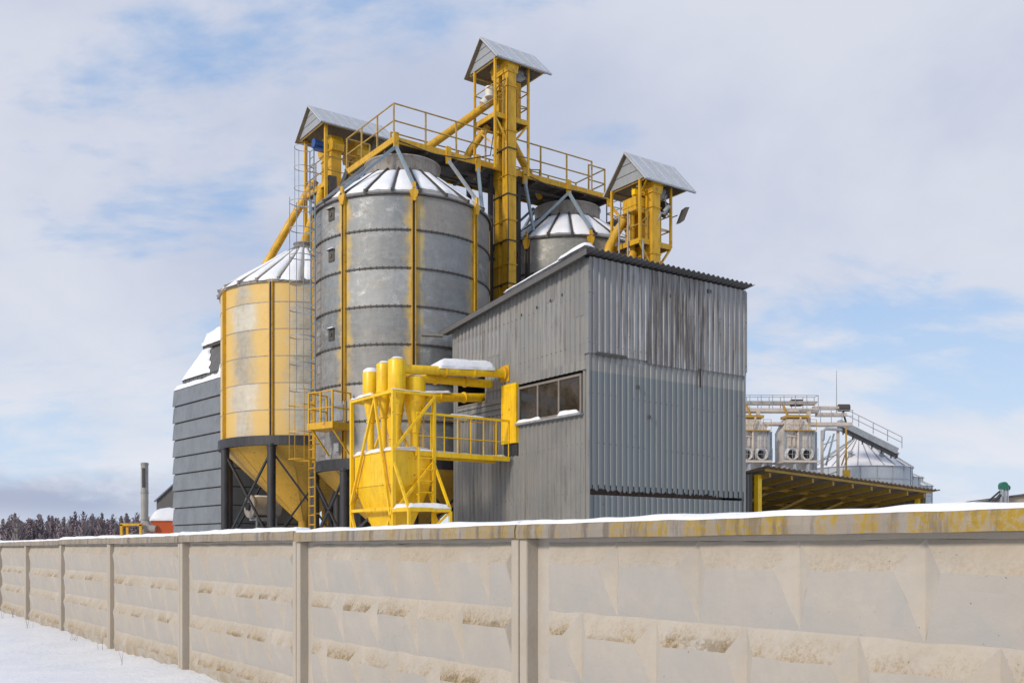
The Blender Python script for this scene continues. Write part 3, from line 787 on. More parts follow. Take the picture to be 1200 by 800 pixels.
# extra yellow bracket heads where struts meet the big silo and inspection plates
for t, ks in ((s1, (4, 5, 6)), (s2, (4, 5, 6))):
    for k in ks:
        an = R(22.5+45*k); c, s = math.cos(an), math.sin(an)
        m = MB(); r = 3.0
        m.prism([(-.13, 12.66), (-.05, 12.42), (.05, 12.42), (.13, 12.66), (.13, 12.74), (.05, 12.76), (.05, 12.98), (-.05, 12.98), (-.05, 12.76), (-.13, 12.74)], 'x', r-.02, r+.07)
        m.v = [(x*c-y*s, x*s+y*c, z) for x, y, z in m.v]
        m.build('strut_bracket', M['ochre'], t)
for (an, z) in ((191, 12.25), (191, 10.95), (191, 8.45)):
    c, s = math.cos(R(an)), math.sin(R(an)); r = 2.92
    m = MB(); m.box(r-.02, r+.03, -.14, .14, z-.18, z+.18); m.box(r+.03, r+.06, -.05, .05, z-.05, z+.05); m.box(r, r+.1, -.16, .16, z+.18, z+.20)
    m.v = [(x*c-y*s, x*s+y*c, zz) for x, y, zz in m.v]
    hp = m.build('inspection_hatch', M['seam'] if z < 9 else M['deck'], s1)
    m = MB(); m.snow(r+.0, r+.1, -.15, .15, z+.20, .04, 4, 8, int(z*7), edge=.05)
    m.v = [(x*c-y*s, x*s+y*c, zz) for x, y, zz in m.v]; m.build('snow', M['snow'], hp)
# long caged ladder
an = R(174); out = (math.cos(an), math.sin(an))
ladder(s1, (2.95*out[0], 2.95*out[1]), out, 6.4, 13.0, M['blue_steel'], .42, (6.75, 12.9), M['steel'])
out2 = (math.cos(R(180)), math.sin(R(180)))
ladder(s1, (3.05*out2[0]-.06, 3.05*out2[1]), out2, .2, 6.7, M['ochre'], .42, (4.5, 6.75), M['ochre'], rr=.02)
# small landing at the silo door
an = R(199); c, s = math.cos(an), math.sin(an)
def rot(m): m.v = [(x*c-y*s, x*s+y*c, z) for x, y, z in m.v]; return m
m = MB(); m.box(2.98, 3.78, -.52, .52, 5.37, 5.47); m.box(3.78, 3.80, -.54, .54, 5.36, 5.56); m.box(2.98, 3.80, -.56, -.54, 5.36, 5.56); m.box(2.98, 3.80, .54, .56, 5.36, 5.56)
for q in (-.45, .45): m.beam((3.7, q, 5.37), (2.98, q, 4.62), .05)
lp = rot(m).build('landing', M['ochre'], s1); lab(lp, 'small yellow landing with railing at the silo door')
m = MB()
for z in (6.0, 6.5):
    for p, q in (((3.0, -.52), (3.76, -.52)), ((3.76, -.52), (3.76, .52)), ((3.76, .52), (3.0, .52))): m.tube((*p, z), (*q, z), .024, n=6)
for p in ((3.76, -.52), (3.76, .52), (3.76, 0), (3.0, .52), (3.0, -.52)): m.beam((*p, 5.45), (*p, 6.52), .045)
rot(m).build('landing_rail', M['ochre'], lp)
m = MB(); m.box(2.88, 2.97, -.28, .28, 5.6, 6.3); m.box(2.97, 3.01, -.2, .2, 5.7, 6.2); m.tube((2.98, -.3, 5.65), (2.98, -.3, 6.25), .03)
rot(m).build('door', M['steel'], s1)
m = MB(); m.box(2.9, 3.12, -.1, .12, 4.72, 4.98); rot(m).build('junction_box', M['steel'], s1)

# ------------------------------------------------------------------ hooded elevator towers
def hood(par, x0, x1, y0, y1, ze, rise, sheetw=.5):
    ym = (y0+y1)/2; th = .05; ov = .12
    sl = rise/((y1-y0)/2)
    m = MB()
    for sgn, ye in ((-1, y0), (1, y1)):
        yo = ye+sgn*ov; zo = ze-ov*sl
        nrm = Vector((0, sgn*sl, 1)).normalized()*th
        m.hexa([(x0-.16, yo, zo), (x1+.16, yo, zo), (x1+.16, ym, ze+rise), (x0-.16, ym, ze+rise),
                (x0-.16, yo+nrm.y, zo+nrm.z), (x1+.16, yo+nrm.y, zo+nrm.z), (x1+.16, ym, ze+rise+.06), (x0-.16, ym, ze+rise+.06)])
        x = x0
        while x < x1+.1:                                                         # standing seams
            p = Vector((x, yo, zo))+nrm; q = Vector((x, ym-sgn*.02*-1, ze+rise+.05))
            m.beam(p+Vector((0,0,.005)), q+Vector((0,0,.005)), .03, .03); x += sheetw
    h = m.build('hood_roof', M['hood'], par)
    for gx, sg in ((x0, -1), (x1, 1)):
        for i in range(3):
            f0, f1 = i/3, (i+1)/3
            ya0, ya1 = y0+(ym-y0)*f0+.012, y1-(y1-ym)*f0-.012; yb0, yb1 = y0+(ym-y0)*f1+.012, y1-(y1-ym)*f1-.012
            if i == 2: yb0, yb1 = ym-.02, ym+.02
            z0, z1 = ze+rise*f0+.006, ze+rise*f1-.012
            m = MB(); m.hexa([(gx-.02, ya0, z0), (gx+.02, ya0, z0), (gx+.02, ya1, z0), (gx-.02, ya1, z0), (gx-.008+sg*0, yb0, z1), (gx+.02, yb0, z1), (gx+.02, yb1, z1), (gx-.008, yb1, z1)])
            m.build('gable_board', M['gable'], h)
        m = MB(); m.prism([(y0+.03, ze+.01), (y1-.03, ze+.01), (ym, ze+rise-.04)], 'x', gx+.024, gx+.03); m.build('gable_lining', M['seam'], h)
    m = MB()
    for sgn, ye in ((-1, y0), (1, y1)):
        yo = ye+sgn*(ov-.01); zo = ze-ov*sl-.006
        m.hexa([(x0-.15, yo, zo-.012), (x1+.15, yo, zo-.012), (x1+.15, ym, ze+rise-.03), (x0-.15, ym, ze+rise-.03), (x0-.15, yo, zo), (x1+.15, yo, zo), (x1+.15, ym, ze+rise-.015), (x0-.15, ym, ze+rise-.015)])
    m.build('shade_soffit', M['under'], h)  # darker sheet whose colour puts in the shade under the hood
    m = MB()
    for y in (y0+.05, y1-.05): m.beam((x0, y, ze-.03), (x1, y, ze-.03), .05)
    for x in (x0+.06, (x0+x1)/2, x1-.06): m.beam((x, y0+.05, ze-.02), (x, y1-.05, ze-.02), .045)
    m.build('roof_frame', M['rail'], h)
    return h

def casing(par, x, y, sx, sy, z0, z1, mat, name='elevator_casing', step=1.55):
    m = MB(); m.cbox(x, y, (z0+z1)/2, sx, sy, z1-z0)
    z = z1-.5
    while z > z0:
        m.cur = 0; m.cbox(x, y, z, sx+.07, sy+.07, .03); m.cur = 1; m.cbox(x, y, z+.0165, sx+.05, sy+.05, .006); z -= step
    return m.build(name, [mat, M['seam']], par, recalc=True)

def tower(label, a, b, zf, ze, roofbox, rise, legs, group, zbot=0, post_down=0, dx=1.42, dy=1.28, casings=((.62, .03), (.62, .58))):
    t = thing('bucket_elevator', label, 'elevator', yard(a, b), YR, group)
    for (x, y) in casings: casing(t, x, y, .36, .33, zbot, ze-.35, M['ochre'])
    cx = sum(c[0] for c in casings)/len(casings); cy = sum(c[1] for c in casings)/len(casings)
    m = MB(); y0, y1 = casings[0][1]-.20, casings[-1][1]+.20; zh = ze-.38
    prof = [(y0, zh), (y1, zh), (y1+.06, zh+.2)] + [((y0+y1)/2+(y1-y0+.12)/2*math.cos(R(q)), zh+.34+.34*math.sin(R(q))) for q in range(0, 181, 20)] + [(y0-.06, zh+.2)]
    m.prism(prof, 'x', cx-.22, cx+.22); m.box(cx-.235, cx-.22, y0, y1, zh+.08, zh+.13); m.box(cx-.25, cx+.25, y0-.09, y1+.09, zh+.3, zh+.34)
    hd = m.build('elevator_head', M['ochre'], t)
    MB().tube((cx-.45, cy, zh+.3), (cx+.45, cy, zh+.3), .06).build('shaft', M['steel'], hd)
    m = MB(); m.tube((cx+.42, cy, zh+.3), (cx+.75, cy, zh+.3), .13, n=14); m.box(cx+.38, cx+.8, cy-.16, cy+.16, zh+.1, zh+.18)
    m.build('drive_motor', M['steel'], hd)
    # platform
    m = MB(); hx = [(0, dx, -.02, dy, 0)]
    m.box(0, dx, .0, dy, zf-.03, zf); dk = m.build('platform', M['deck'], t)
    m = MB()
    for p, q in (((0,0),(dx,0)), ((dx,0),(dx,dy)), ((dx,dy),(0,dy)), ((0,dy),(0,0))): m.beam((*p, zf-.02), (*q, zf-.02), .05, .17)
    m.build('platform_edge', M['ochre'], dk)
    m = MB()
    for p, q in (((.02,.02,zf-.1),(cx-.15,cy-.35,zf-.85)), ((dx-.02,.02,zf-.1),(cx+.15,cy-.35,zf-.85)), ((0,dy,zf-.1),(cx-.15,cy+.3,zf-.85)), ((dx,dy,zf-.1),(cx+.15,cy+.3,zf-.85))): m.beam(p, q, .06)
    m.build('platform_brace', M['ochre'], dk)
    for (x, y) in ((.0, .0), (dx, .0), (dx, dy), (.0, dy)):
        MB().beam((x, y, zf-post_down-.05), (x, y, ze), .075).build('post', M['ochre'], t)
    railing(t, [(cx-.3, 0, zf), (0, 0, zf), (0, dy, zf), (dx, dy, zf), (dx, 0, zf), (cx+.32, 0, zf)], 1.05, M['rail'], 1.3, .022, (.5,))
    MB().beam((0, -.01, zf+.55), (.6, .0, zf+1.05), .03).beam((dx, 0, zf+.5), (dx, dy, zf+1.0), .03).build('rail_brace', M['rail'], t)
    hood(t, *roofbox, ze, rise)
    return t
GT = 'hooded bucket elevators'
tm = tower('tallest yellow bucket elevator with a gabled grey hood, rising in front of the walkway', 3.27, 8.96, 16.72, 18.62, (-.02, 2.05, -.22, 1.60), .92, 1, GT, 0, 1.85)
m = MB(); m.tube((.1, .9, 17.35), (.5, .75, 17.9), .16, .19, n=14); m.tube((.15, .55, 17.5), (.15, .55, 17.85), .17, n=14); lab(m.build('canister', M['white'], tm), 'small white canister on the head platform')
casing(tm, 1.15, .45, .34, .3, 16.75, 18.2, M['ochre'], 'drop_chute')
# spouts of the tall elevator
for pts, r in (([(.45, .8, 17.55), (.1, 1.05, 17.25), (-2.2, 1.75, 15.25), (-2.35, 1.8, 15.0)], .135), ([(.35, .95, 16.7), (-.05, 1.5, 15.9), (-.3, 1.9, 15.1), (-.34, 1.95, 14.9)], .135), ([(1.0, .75, 16.75), (1.15, .8, 16.5), (3.0, 1.55, 15.12), (3.2, 1.6, 14.9)], .135)):
    m = MB(); m.pipe(pts, r); m.build('spout', M['ochre'], tm)
for z in (15.6, 14.0, 12.4, 10.9): MB().cbox(.62, .3, z, .44, .95, .035).build('casing_clamp', M['seam'], tm)
tr = tower('yellow bucket elevator behind the corrugated building, with a gabled grey hood and a floodlight', 6.39, 5.03, 11.92, 13.92, (.02, 2.05, -.28, 1.55), 1.02, 1, GT, 0, .0, 1.42, 1.4)
for (x, y, r_) in ((.18, .62, .13), (.36, .95, .11)):
    m = MB(); m.tube((x, y, 9), (x, y, 13.4), r_, n=14); m.band(.0, r_+.03, 12.5, 12.56, x, y, 14); m.band(.0, r_+.03, 11.2, 11.26, x, y, 14); m.build('spout', M['ochre'], tr)
m = MB(); m.pipe([(-.45, 1.2, 11.3), (-.3, 1.2, 11.9), (.0, 1.1, 12.5), (.25, 1.0, 12.9)], .15); m.pipe([(-.2, .4, 10.6), (-.05, .45, 11.1), (.15, .55, 11.6)], .17); m.build('elbow_pipe', M['ochre'], tr)
m = MB(); m.box(.05, .95, .25, .9, 12.95, 13.45); m.box(.03, .97, .23, .92, 13.15, 13.19); m.build('inspection_box', M['ochre'], tr)
m = MB(); m.pipe([(1.1, -.05, 13.55), (1.12, -.12, 13.0), (1.0, -.15, 12.95), (.8, -.16, 12.9), (.7, -.1, 12.6)], .03, 8); m.tube((1.0,-.1,13.0),(1.15,-.2,13.2),.07); m.build('cable_box', M['steel'], tr)
m = MB(); m.tube((1.25, .2, 13.35), (1.55, .35, 13.3), .17, n=16); m.tube((1.5, .2, 13.45), (1.5, .5, 13.1), .12, n=12); m.build('gearbox', M['dark'], tr)
m = MB(); m.beam((1.42, .0, 12.9), (1.62, -.12, 13.0), .03); m.hexa([(1.55,-.32,12.72),(1.66,-.40,12.76),(1.76,-.10,12.76),(1.65,-.02,12.72),(1.72,-.40,13.22),(1.83,-.48,13.22),(1.93,-.18,13.22),(1.82,-.10,13.22)])
m.build('floodlight', M['seam'], tr)
MB().beam((.1, -.25, 13.9), (-.4+.8, .5, 13.5), .04).beam((.05, .45, 13.75), (.6, .2, 13.45), .035).beam((.1, -.1, 13.45), (.5, .4, 13.85), .035).build('hood_brace', M['ochre'], tr)
MB().cbox(.1, .35, 13.6, .14, .16, .18).build('junction_box', M['yellow'], tr)
MB().tube((-.08,.5,8.5),(-.08,.5,13.0),.03).tube((-.2,.8,8.5),(-.2,.8,12.9),.03).tube((.1,-.05,8.9),(.1,-.05,11.9),.035).build('conduit', M['steel'], tr)

# left, two-legged tower behind the big silo
tl = thing('bucket_elevator', 'twin-legged yellow bucket elevator at the left end of the walkway, under a long grey hood', 'elevator', yard(1.32, 18.69), YR, GT)
ZE = 19.35; ZF = 16.95
for (x, y) in ((.85, .75), (.85, 1.35), (2.0, .8), (2.0, 1.4)): casing(tl, x, y, .46, .38, 0, 18.75, M['ochre'])
for x in (.85, 2.0):
    m = MB(); m.prism([(.4, 18.5), (1.75, 18.5), (1.85, 18.75), (1.6, 19.15), (1.1, 19.28), (.55, 19.15), (.32, 18.75)], 'x', x-.27, x+.27); m.build('elevator_head', M['ochre'], tl)
m = MB(); m.tube((.1, .9, 18.75), (.55, .9, 18.75), .17, n=14); m.tube((-.05, .9, 18.75), (.1, .9, 18.75), .2, n=14); m.box(.0, .5, .75, 1.05, 18.5, 18.58); lab(m.build('drive_motor', M['blue'], tl), 'blue electric motor')
m = MB(); m.box(.2, 3.2, .2, 2.2, ZF-.04, ZF); dk = m.build('platform', M['deck'], tl)
m = MB()
for p, q in (((.2,.2),(3.2,.2)), ((3.2,.2),(3.2,2.2)), ((3.2,2.2),(.2,2.2)), ((.2,2.2),(.2,.2))): m.beam((*p, ZF-.02), (*q, ZF-.02), .06, .2)
m.build('platform_edge', M['ochre'], dk)
for (x, y) in ((.2, .2), (3.2, .2), (3.2, 2.2), (.2, 2.25)): MB().beam((x, y, 0), (x, y, ZE), .12).build('post', M['ochre'], tl)
railing(tl, [(3.2, .2, ZF), (.2, .2, ZF), (.2, 2.2, ZF), (3.2, 2.2, ZF)], 1.1, M['rail'], 1.0, .022, (.5,))
hood(tl, -.05, 3.2, -.05, 2.35, ZE, 1.0, .45)
m = MB(); m.box(.3, .65, .1, .4, 16.5, 17.25); m.box(.32,.63,.07,.1,16.6,17.15); m.build('control_box', M['seam'], tl)
ladder(tl, (.2, 1.2), (-1, 0), 14.5, 18.6, M['blue_steel'], .42, (16.0, 18.6), M['steel'])
for pts, r in (([(.5, 1.9, 17.6), (.2, 2.2, 17.0), (-2.1, 3.6, 12.2)], .17), ([(.4, 1.0, 17.0), (.0, .4, 16.2), (-1.2, -.9, 14.0), (-1.55, -1.35, 13.35)], .17), ([(1.2, .5, 17.1), (1.0, -.5, 16.6), (.2, -5.4, 14.25)], .17)):
    m = MB(); m.pipe(pts, r); m.build('spout', M['ochre'], tl)

# ------------------------------------------------------------------ walkway over the silos
wk = thing('elevated_walkway', 'long yellow railed walkway running over the silo tops between the hooded elevators', 'walkway', yard(0, 0))
A0, A1, B0, B1, ZD = -.50, 8.80, 9.30, 11.35, 15.08
m = MB(); m.box(A0, A1, B0, B1, ZD-.06, ZD-.02)
for i in range(9): m.box(A0+.1+i*1.14, A0+.2+i*1.14, B0+.05, B1-.05, ZD-.22, ZD-.062)
m.box(A0, A1, B0+.6, B0+.7, ZD-.3, ZD-.225); m.box(A0, A1, B1-.7, B1-.6, ZD-.3, ZD-.225)
dk = m.build('deck', M['deck'], wk)
for nm, p, q in (('edge_beam', (A0-.03, B0), (A1, B0)), ('edge_beam', (A0, B1), (A1, B1)), ('edge_beam', (A0, B0+.03), (A0, B1+1.4))):
    MB().beam((*p, ZD-.06), (*q, ZD-.06), .05, .20).build(nm, M['ochre'], wk)
MB().box(A0, A0+1.0, B1, B1+1.4, ZD-.06, ZD-.02).build('deck', M['deck'], wk)
railing(wk, [(A0+.9, B1+1.4, ZD), (A0, B1+1.4, ZD), (A0, B0, ZD), (A1-.9, B0, ZD)], 1.12, M['rail'], 1.28, .025, (.5,))
railing(wk, [(A0+1.0, B1, ZD), (A1, B1, ZD), (A1, B0+.3, ZD), (A1-.8, B0+.3, ZD)], 1.12, M['rail'], 1.28, .025, (.5,))
railing(wk, [(4.9, B0+1.2, ZD), (5.9, B0+.6, ZD)], .55, M['rail'], .5, .02, ())
# brackets and diagonal struts down to the silo eaves
def eave(si, k):
    ca, cb, z = ((.33, 10.2, 12.9), (7.72, 10.55, 13.0))[si]; an = R(22.5+45*k)
    return Vector((ca+3.02*math.cos(an), cb+3.02*math.sin(an), z))
def bracket(x):
    MB().box(x-.09, x+.09, B0-.10, B0-.028, ZD-.42, ZD+.16).build('bracket', M['ochre'], wk)
for x, ends, mt in ((A0+.05, (eave(0,4), eave(0,5)), 'blue_steel'), (1.55, (eave(0,6),), 'steel'), (2.75, (Vector((2.5, 8.6, 12.9)), Vector((2.75, 8.9, 12.9))), 'blue_steel'),
                   (4.75, (eave(1,4)+Vector((0.1,-.3,0)),), 'blue_steel'), (6.75, (eave(1,4), eave(1,5)), 'blue_steel'), (8.7, (eave(1,6),), 'ochre')):
    bracket(x)
    for e in ends: MB().beam((x, B0-.06, ZD-.3), e, .09, .09).build('strut', M[mt], wk)
for e, x in ((eave(0,3), A0), (eave(0,2), A0+.1), (eave(0,1), 1.5), (eave(1,3), 6.7), (eave(1,2), 6.8), (eave(1,1), 8.6)):
    MB().beam((x, B1, ZD-.3), e, .09).build('strut', M['steel'], wk)
# stair / conveyor down from the left end towards the twin elevator
MB().beam((A0-.0, B1+1.35, ZD-.05), (A0-.2, B1+3.4, ZD-2.3), .10, .22).beam((A0+.55, B1+1.35, ZD-.05), (A0+.35, B1+3.4, ZD-2.3), .10, .22).build('stair_stringer', M['seam'], wk)
# support frames between the silos
for x in (3.55, 4.75):
    for b in (B0+.35, B1-.3): MB().beam((x, b, 0), (x, b, ZD-.22), .14).build('support_post', M['dark'], wk)
MB().beam((3.55, B0+.35, 12), (4.75, B0+.35, 14.6), .07).beam((4.75, B0+.35, 12), (3.55, B0+.35, 14.6), .07).beam((3.55,B0+.35,11.9),(4.75,B0+.35,11.9),.08).build('cross_brace', M['dark'], wk)
# access platform by the right tower
m = MB(); m.box(8.85, 10.2, 8.0, 9.6, 14.1, 14.16); m.build('landing', M['deck'], wk)
railing(wk, [(8.9, 8.0, 14.16), (8.9, 9.6, 14.16), (10.2, 9.6, 14.16), (10.2, 8.0, 14.16)], 1.05, M['steel'], .9, .02, (.33, .66))
MB().beam((8.9, 8.05, 9), (8.9, 8.05, 14.1), .1).beam((10.15, 8.05, 9), (10.15, 8.05, 14.1), .1).beam((8.9,8.05,12),(10.15,8.05,14),.06).beam((10.15,8.05,12),(8.9,8.05,14),.06).build('support_post', M['ochre'], wk)

# ------------------------------------------------------------------ dust collector
dc = thing('dust_collector', 'bright yellow dust collector with cyclones on a braced frame over a snow topped hopper', 'dust collector', yard(-3.76, 3.34))
FX, FY, FZ = 1.21, 2.4, 5.78
for (x, y) in ((0, 0), (FX, 0), (0, FY), (FX, FY)): MB().beam((x, y, -.1), (x, y, FZ), .09).build('post', M['yellow'], dc)
m = MB()
for p, q in (((0,0),(FX,0)), ((FX,0),(FX,FY)), ((FX,FY),(0,FY)), ((0,FY),(0,0))):
    m.beam((*p, FZ-.03), (*q, FZ-.03), .08)
m.beam((0, 1.2, FZ-.04), (FX, 1.2, FZ-.04), .07); m.build('top_frame', M['yellow'], dc)
m = MB()
for p, q in (((0,0),(FX,0)), ((FX,0),(FX,FY)), ((FX,FY),(0,FY)), ((0,FY),(0,0))): m.beam((*p, 2.72), (*q, 2.72), .08)
m.build('lower_frame', M['yellow'], dc)
for p, q in (((-.03, .95, FZ-.05), (-.03, FY, 2.9)), ((-.03, 1.0, FZ-.05), (-.03, .05, 2.3)), ((FX-.0, -.03, FZ-.1), (.0, -.03, 4.25)), ((FX, -.04, 4.0), (.1, -.04, 2.75)), ((0, FY+.02, 2.75), (FX, FY+.02, FZ-.1)), ((FX+.03, 0, 2.8), (FX+.03, FY, 5.6)),
             ((-.03, 0, 2.7), (-.03, .9, 1.2)), ((-.03, FY, 2.7), (-.03, 1.6, 1.2))):
    MB().beam(p, q, .065).build('brace', M['yellow'], dc)
m = MB()
m.box(.06, FX-.06, .06, FY-.06, 3.37, 4.24); m.frustum((.45, .76, 1.0, 1.4), 1.55, (.06, FX-.06, .06, FY-.06), 3.37); m.box(.035, FX-.035, .035, FY-.035, 3.36, 3.375); m.box(.03, FX-.03, .03, FY-.03, 4.225, 4.245)
hb = m.build('hopper_bin', M['yellow'], dc)
m = MB(); m.snow(.02, FX-.02, .02, FY-.02, 4.246, .10, 14, 22, 4, edge=.12, rough=.5); lab(m.build('snow', M['snow'], hb), 'snow on the hopper top')
def cyclone(x, y, r, z0, z1, zc, lid=True, sn=False):
    m = MB(); rp = r*.42
    m.lathe([(0, z1+.05), (r*.5, z1+.045), (r*.97, z1), (r, z1-.02), (r, z0), (rp, zc), (rp, 4.25)], x, y, 28)
    m.band(rp-.01, rp+.035, zc-.02, zc+.02, x, y, 20)
    m.band(r-.01, r+.02, z0-.012, z0+.012, x, y, 28)
    o = m.build('cyclone', M['yellow'], dc)
    if sn:
        m = MB(); m.lathe([(r*.98, z1), (r*.9, z1+.07), (r*.5, z1+.13), (0, z1+.15)], x, y, 20); m.build('snow', M['snow'], o)
    else:
        m = MB(); m.lathe([(r*.8, z1+.02), (r*.5, z1+.075), (0, z1+.085)], x, y-.02, 16); m.build('snow', M['snow'], o)
cyclone(.28, 1.80, .225, 5.86, 6.50, 5.15, sn=True)
cyclone(.28, 1.05, .20, 5.86, 6.62, 5.20)
cyclone(.28, .33, .235, 5.83, 6.62, 5.22)
cyclone(.86, .40, .285, 5.55, 6.22, 4.78)
cyclone(.88, 1.60, .285, 5.5, 5.95, 4.72)
for pts, r in (([(.35, .30, 6.40), (.8, .27, 6.42), (3.4, .27, 6.60), (3.68, .27, 6.60), (3.80, .27, 6.55)], .12), ([(.35, 1.05, 6.42), (.9, 1.04, 6.36), (3.7, 1.05, 6.42), (3.85, 1.05, 6.42)], .12),
               ([(.9, 1.45, 5.82), (1.4, 1.40, 5.88), (3.9, 1.62, 6.12)], .125)):
    m = MB(); m.pipe(pts, r, 16)
    for i in (0.35, .7):
        p = Vector(pts[1]).lerp(Vector(pts[2]), i); d = (Vector(pts[2])-Vector(pts[1])).normalized()*.02
        m.tube(p-d, p+d, r+.035, n=16)
    m.build('duct', M['yellow'], dc)
m = MB(); m.tube((3.62, .27, 6.605), (3.70, .27, 6.605), .18, n=18); m.box(3.70, 3.735, .07, .50, 6.38, 6.84); m.build('duct_flange', M['ochre'], dc)
m = MB(); zf = lambda x, y: .07*(x-1.2)+(-.1*(y-.27) if y > .27 else 0)
m.snow(1.5, 3.3, .14, 1.12, 6.49, .42, 30, 16, 6, zf=zf, edge=.85, rough=.10); lab(m.build('snow', M['snow'], dc), 'mound of snow lying on the ducts')
m = MB(); m.snow(1.35, 2.6, 1.36, 1.48, 5.98, .07, 20, 5, 7, zf=lambda x, y: .1*(x-1.35), edge=.06); m.build('snow', M['snow'], dc)
m = MB(); m.snow(-.06, .1, 1.2, FY+.02, FZ+.008, .07, 5, 20, 12, edge=.05, rough=.9); m.snow(-.06,FX,-.05,.05,FZ+.008,.025,20,4,17,edge=.04,rough=.9); m.build('snow', M['snow'], dc)
# lower landing with snow, and its ladder
m = MB(); m.box(-.05, 1.17, -.9, -.06, 2.66, 2.70); ld = m.build('landing', M['yellow'], dc)
m = MB()
for p, q in (((-.05,-.9),(1.17,-.9)), ((1.17,-.9),(1.17,-.06)), ((-.05,-.9),(-.05,-.06))): m.beam((*p, 2.67), (*q, 2.67), .05, .10)
for x in (-.05, 1.17): m.beam((x, -.9, 0), (x, -.9, 2.64), .07)
m.beam((0, -.03, 3.9), (-.05, -.88, 2.7), .06); m.beam((FX, -.03, 3.9), (1.17, -.88, 2.7), .06); m.beam((-.05, -.88, 1.6), (1.17, -.88, 2.62), .05) ; m.beam((1.17,-.88,1.4),(1.17,-.1,2.6),.05)
m.build('landing_frame', M['yellow'], ld)
m = MB(); m.snow(-.06, 1.18, -.92, -.07, 2.705, .14, 18, 12, 14, edge=.14, rough=.4); m.build('snow', M['snow'], ld)
ladder(dc, (.88, -.06), (0, -1), 2.7, 4.32, M['yellow'], .44, None, off=.10, step=.3, rr=.02)

# catwalk to the building
cw = thing('catwalk', 'narrow yellow railed catwalk from the dust collector to the yellow door', 'catwalk', yard(-2.55, 3.34))
CZ = 4.22
m = MB(); m.box(.05, 2.44, 0, .70, CZ-.05, CZ); dk = m.build('deck', M['ochre'], cw)
m = MB(); m.beam((-.55, -.01, CZ-.04), (2.44, -.01, CZ-.04), .05, .13); m.beam((.06, .71, CZ-.04), (2.44, .71, CZ-.04), .05, .13); m.build('edge_beam', M['yellow'], dk)
railing(cw, [(-.52, -.01, CZ), (2.42, -.01, CZ)], 1.02, M['yellow'], .42, .012, (.42,))
railing(cw, [(.1, .71, CZ), (2.42, .71, CZ)], 1.02, M['ochre'], 1.1, .018, (.5,))
m = MB(); m.beam((-.52, -.01, CZ+1.02), (2.42, -.01, CZ+1.02), .05, .06); m.build('handrail', M['yellow'], cw)
m = MB(); m.snow(.06, 2.42, .02, .66, CZ+.002, .055, 26, 8, 15, edge=.08, rough=.8); m.snow(.5, 1.6, -.035, .015, CZ+1.05, .025, 16, 4, 16, edge=.03, rough=.8); m.snow(-.5, .1, -.035, .06, CZ+.03, .04, 8, 4, 19, edge=.03)
m.build('snow', M['snow'], cw)

# ------------------------------------------------------------------ grey dryer building at the left
dr_rot = math.atan2(3.7, 4.0)
dr = thing('dryer_building', 'tall dark grey building clad in broad horizontal panels with snow on its stepped roof', 'building', (-11.85, 41, 0), math.atan2(.659, .753))
DL, DW, DZ = 5.35, 3.9, 8.85
m = MB(); m.box(.03, DW, .03, DL-.03, -.2, DZ-.02); m.build('core_wall', M['seam'], dr)
for i in range(12):
    z0 = -.3+i*.765; z1 = min(DZ, z0+.745)
    z1 -= .018
    m = MB(); m.hexa([(-.085,-.05,z0),(.03,-.05,z0),(.03,DL,z0),(-.085,DL,z0),(-.02,-.05,z1),(.03,-.05,z1),(.03,DL,z1),(-.02,DL,z1)]); m.box(.0, DW, -.028, .03, z0, z1)
    m.build('wall_panel', M['clad'], dr, bevel=.02)
m = MB(); m.frustum((.25, 3.6, .2, DL-.35), DZ+.0, (.25, 3.6, .2, DL-.35), DZ+.42); m.frustum((.22, 3.6, .2, DL-.3), DZ+.42, (.80, 3.0, .5, DL-1.75), DZ+1.75)
up = m.build('roof', M['clad2'], dr)
m = MB()
for i in range(11): m.box(.225, .26, .3+i*.44, .34+i*.44, DZ+.05, DZ+.40)
m.build('louver', M['clad'], up)
m = MB(); m.box(.66, 3.2, .35, DL-1.6, DZ+1.74, DZ+1.86); m.build('cap', M['seam'], up)
for i_, a_ in enumerate(((-.02, .3, .0, DL, DZ+.0, .27, 8, 24, 31, None, .26, .3), (.3, DW, -.0, .35, DZ, .3, 12, 8, 32, None, .2), (.3, DW, DL-.36, DL, DZ, .3, 12, 8, 33, None, .2),
          (.62, 3.25, .3, DL-1.55, DZ+1.86, .85, 16, 18, 34, None, .8, .2), (-.02, .5, .0, .75, DZ+.1, .72, 8, 10, 35, None, .4))):
    m = MB(); m.snow(*a_); m.build('snow', M['snow'], up)
m = MB()
# snow on the sloping roof face: left part
vs = []; NA, NB = 14, 10
for i in range(NA+1):
    for j in range(NB+1):
        f = j/NB
        ylo, yhi = .2+f*.3, (DL-.28)-f*1.45
        ys = yhi-(yhi-ylo)*min(1, (.62-.42*f+.30*noise.noise(Vector((f*4, 1.0, 5)))))*(i/NA)
        x = .22+.58*f; z = DZ+.42+1.33*f
        e = min(1, min(i, NA-i)/2+.15)*min(1, min(j, NB-j)/1.5+.3)
        vs.append((x-.10*e, ys, z+.10*e))
m.add(vs, [(i*(NB+1)+j, (i+1)*(NB+1)+j, (i+1)*(NB+1)+j+1, i*(NB+1)+j+1) for i in range(NA) for j in range(NB)], True)
m.build('snow', M['snow'], up)
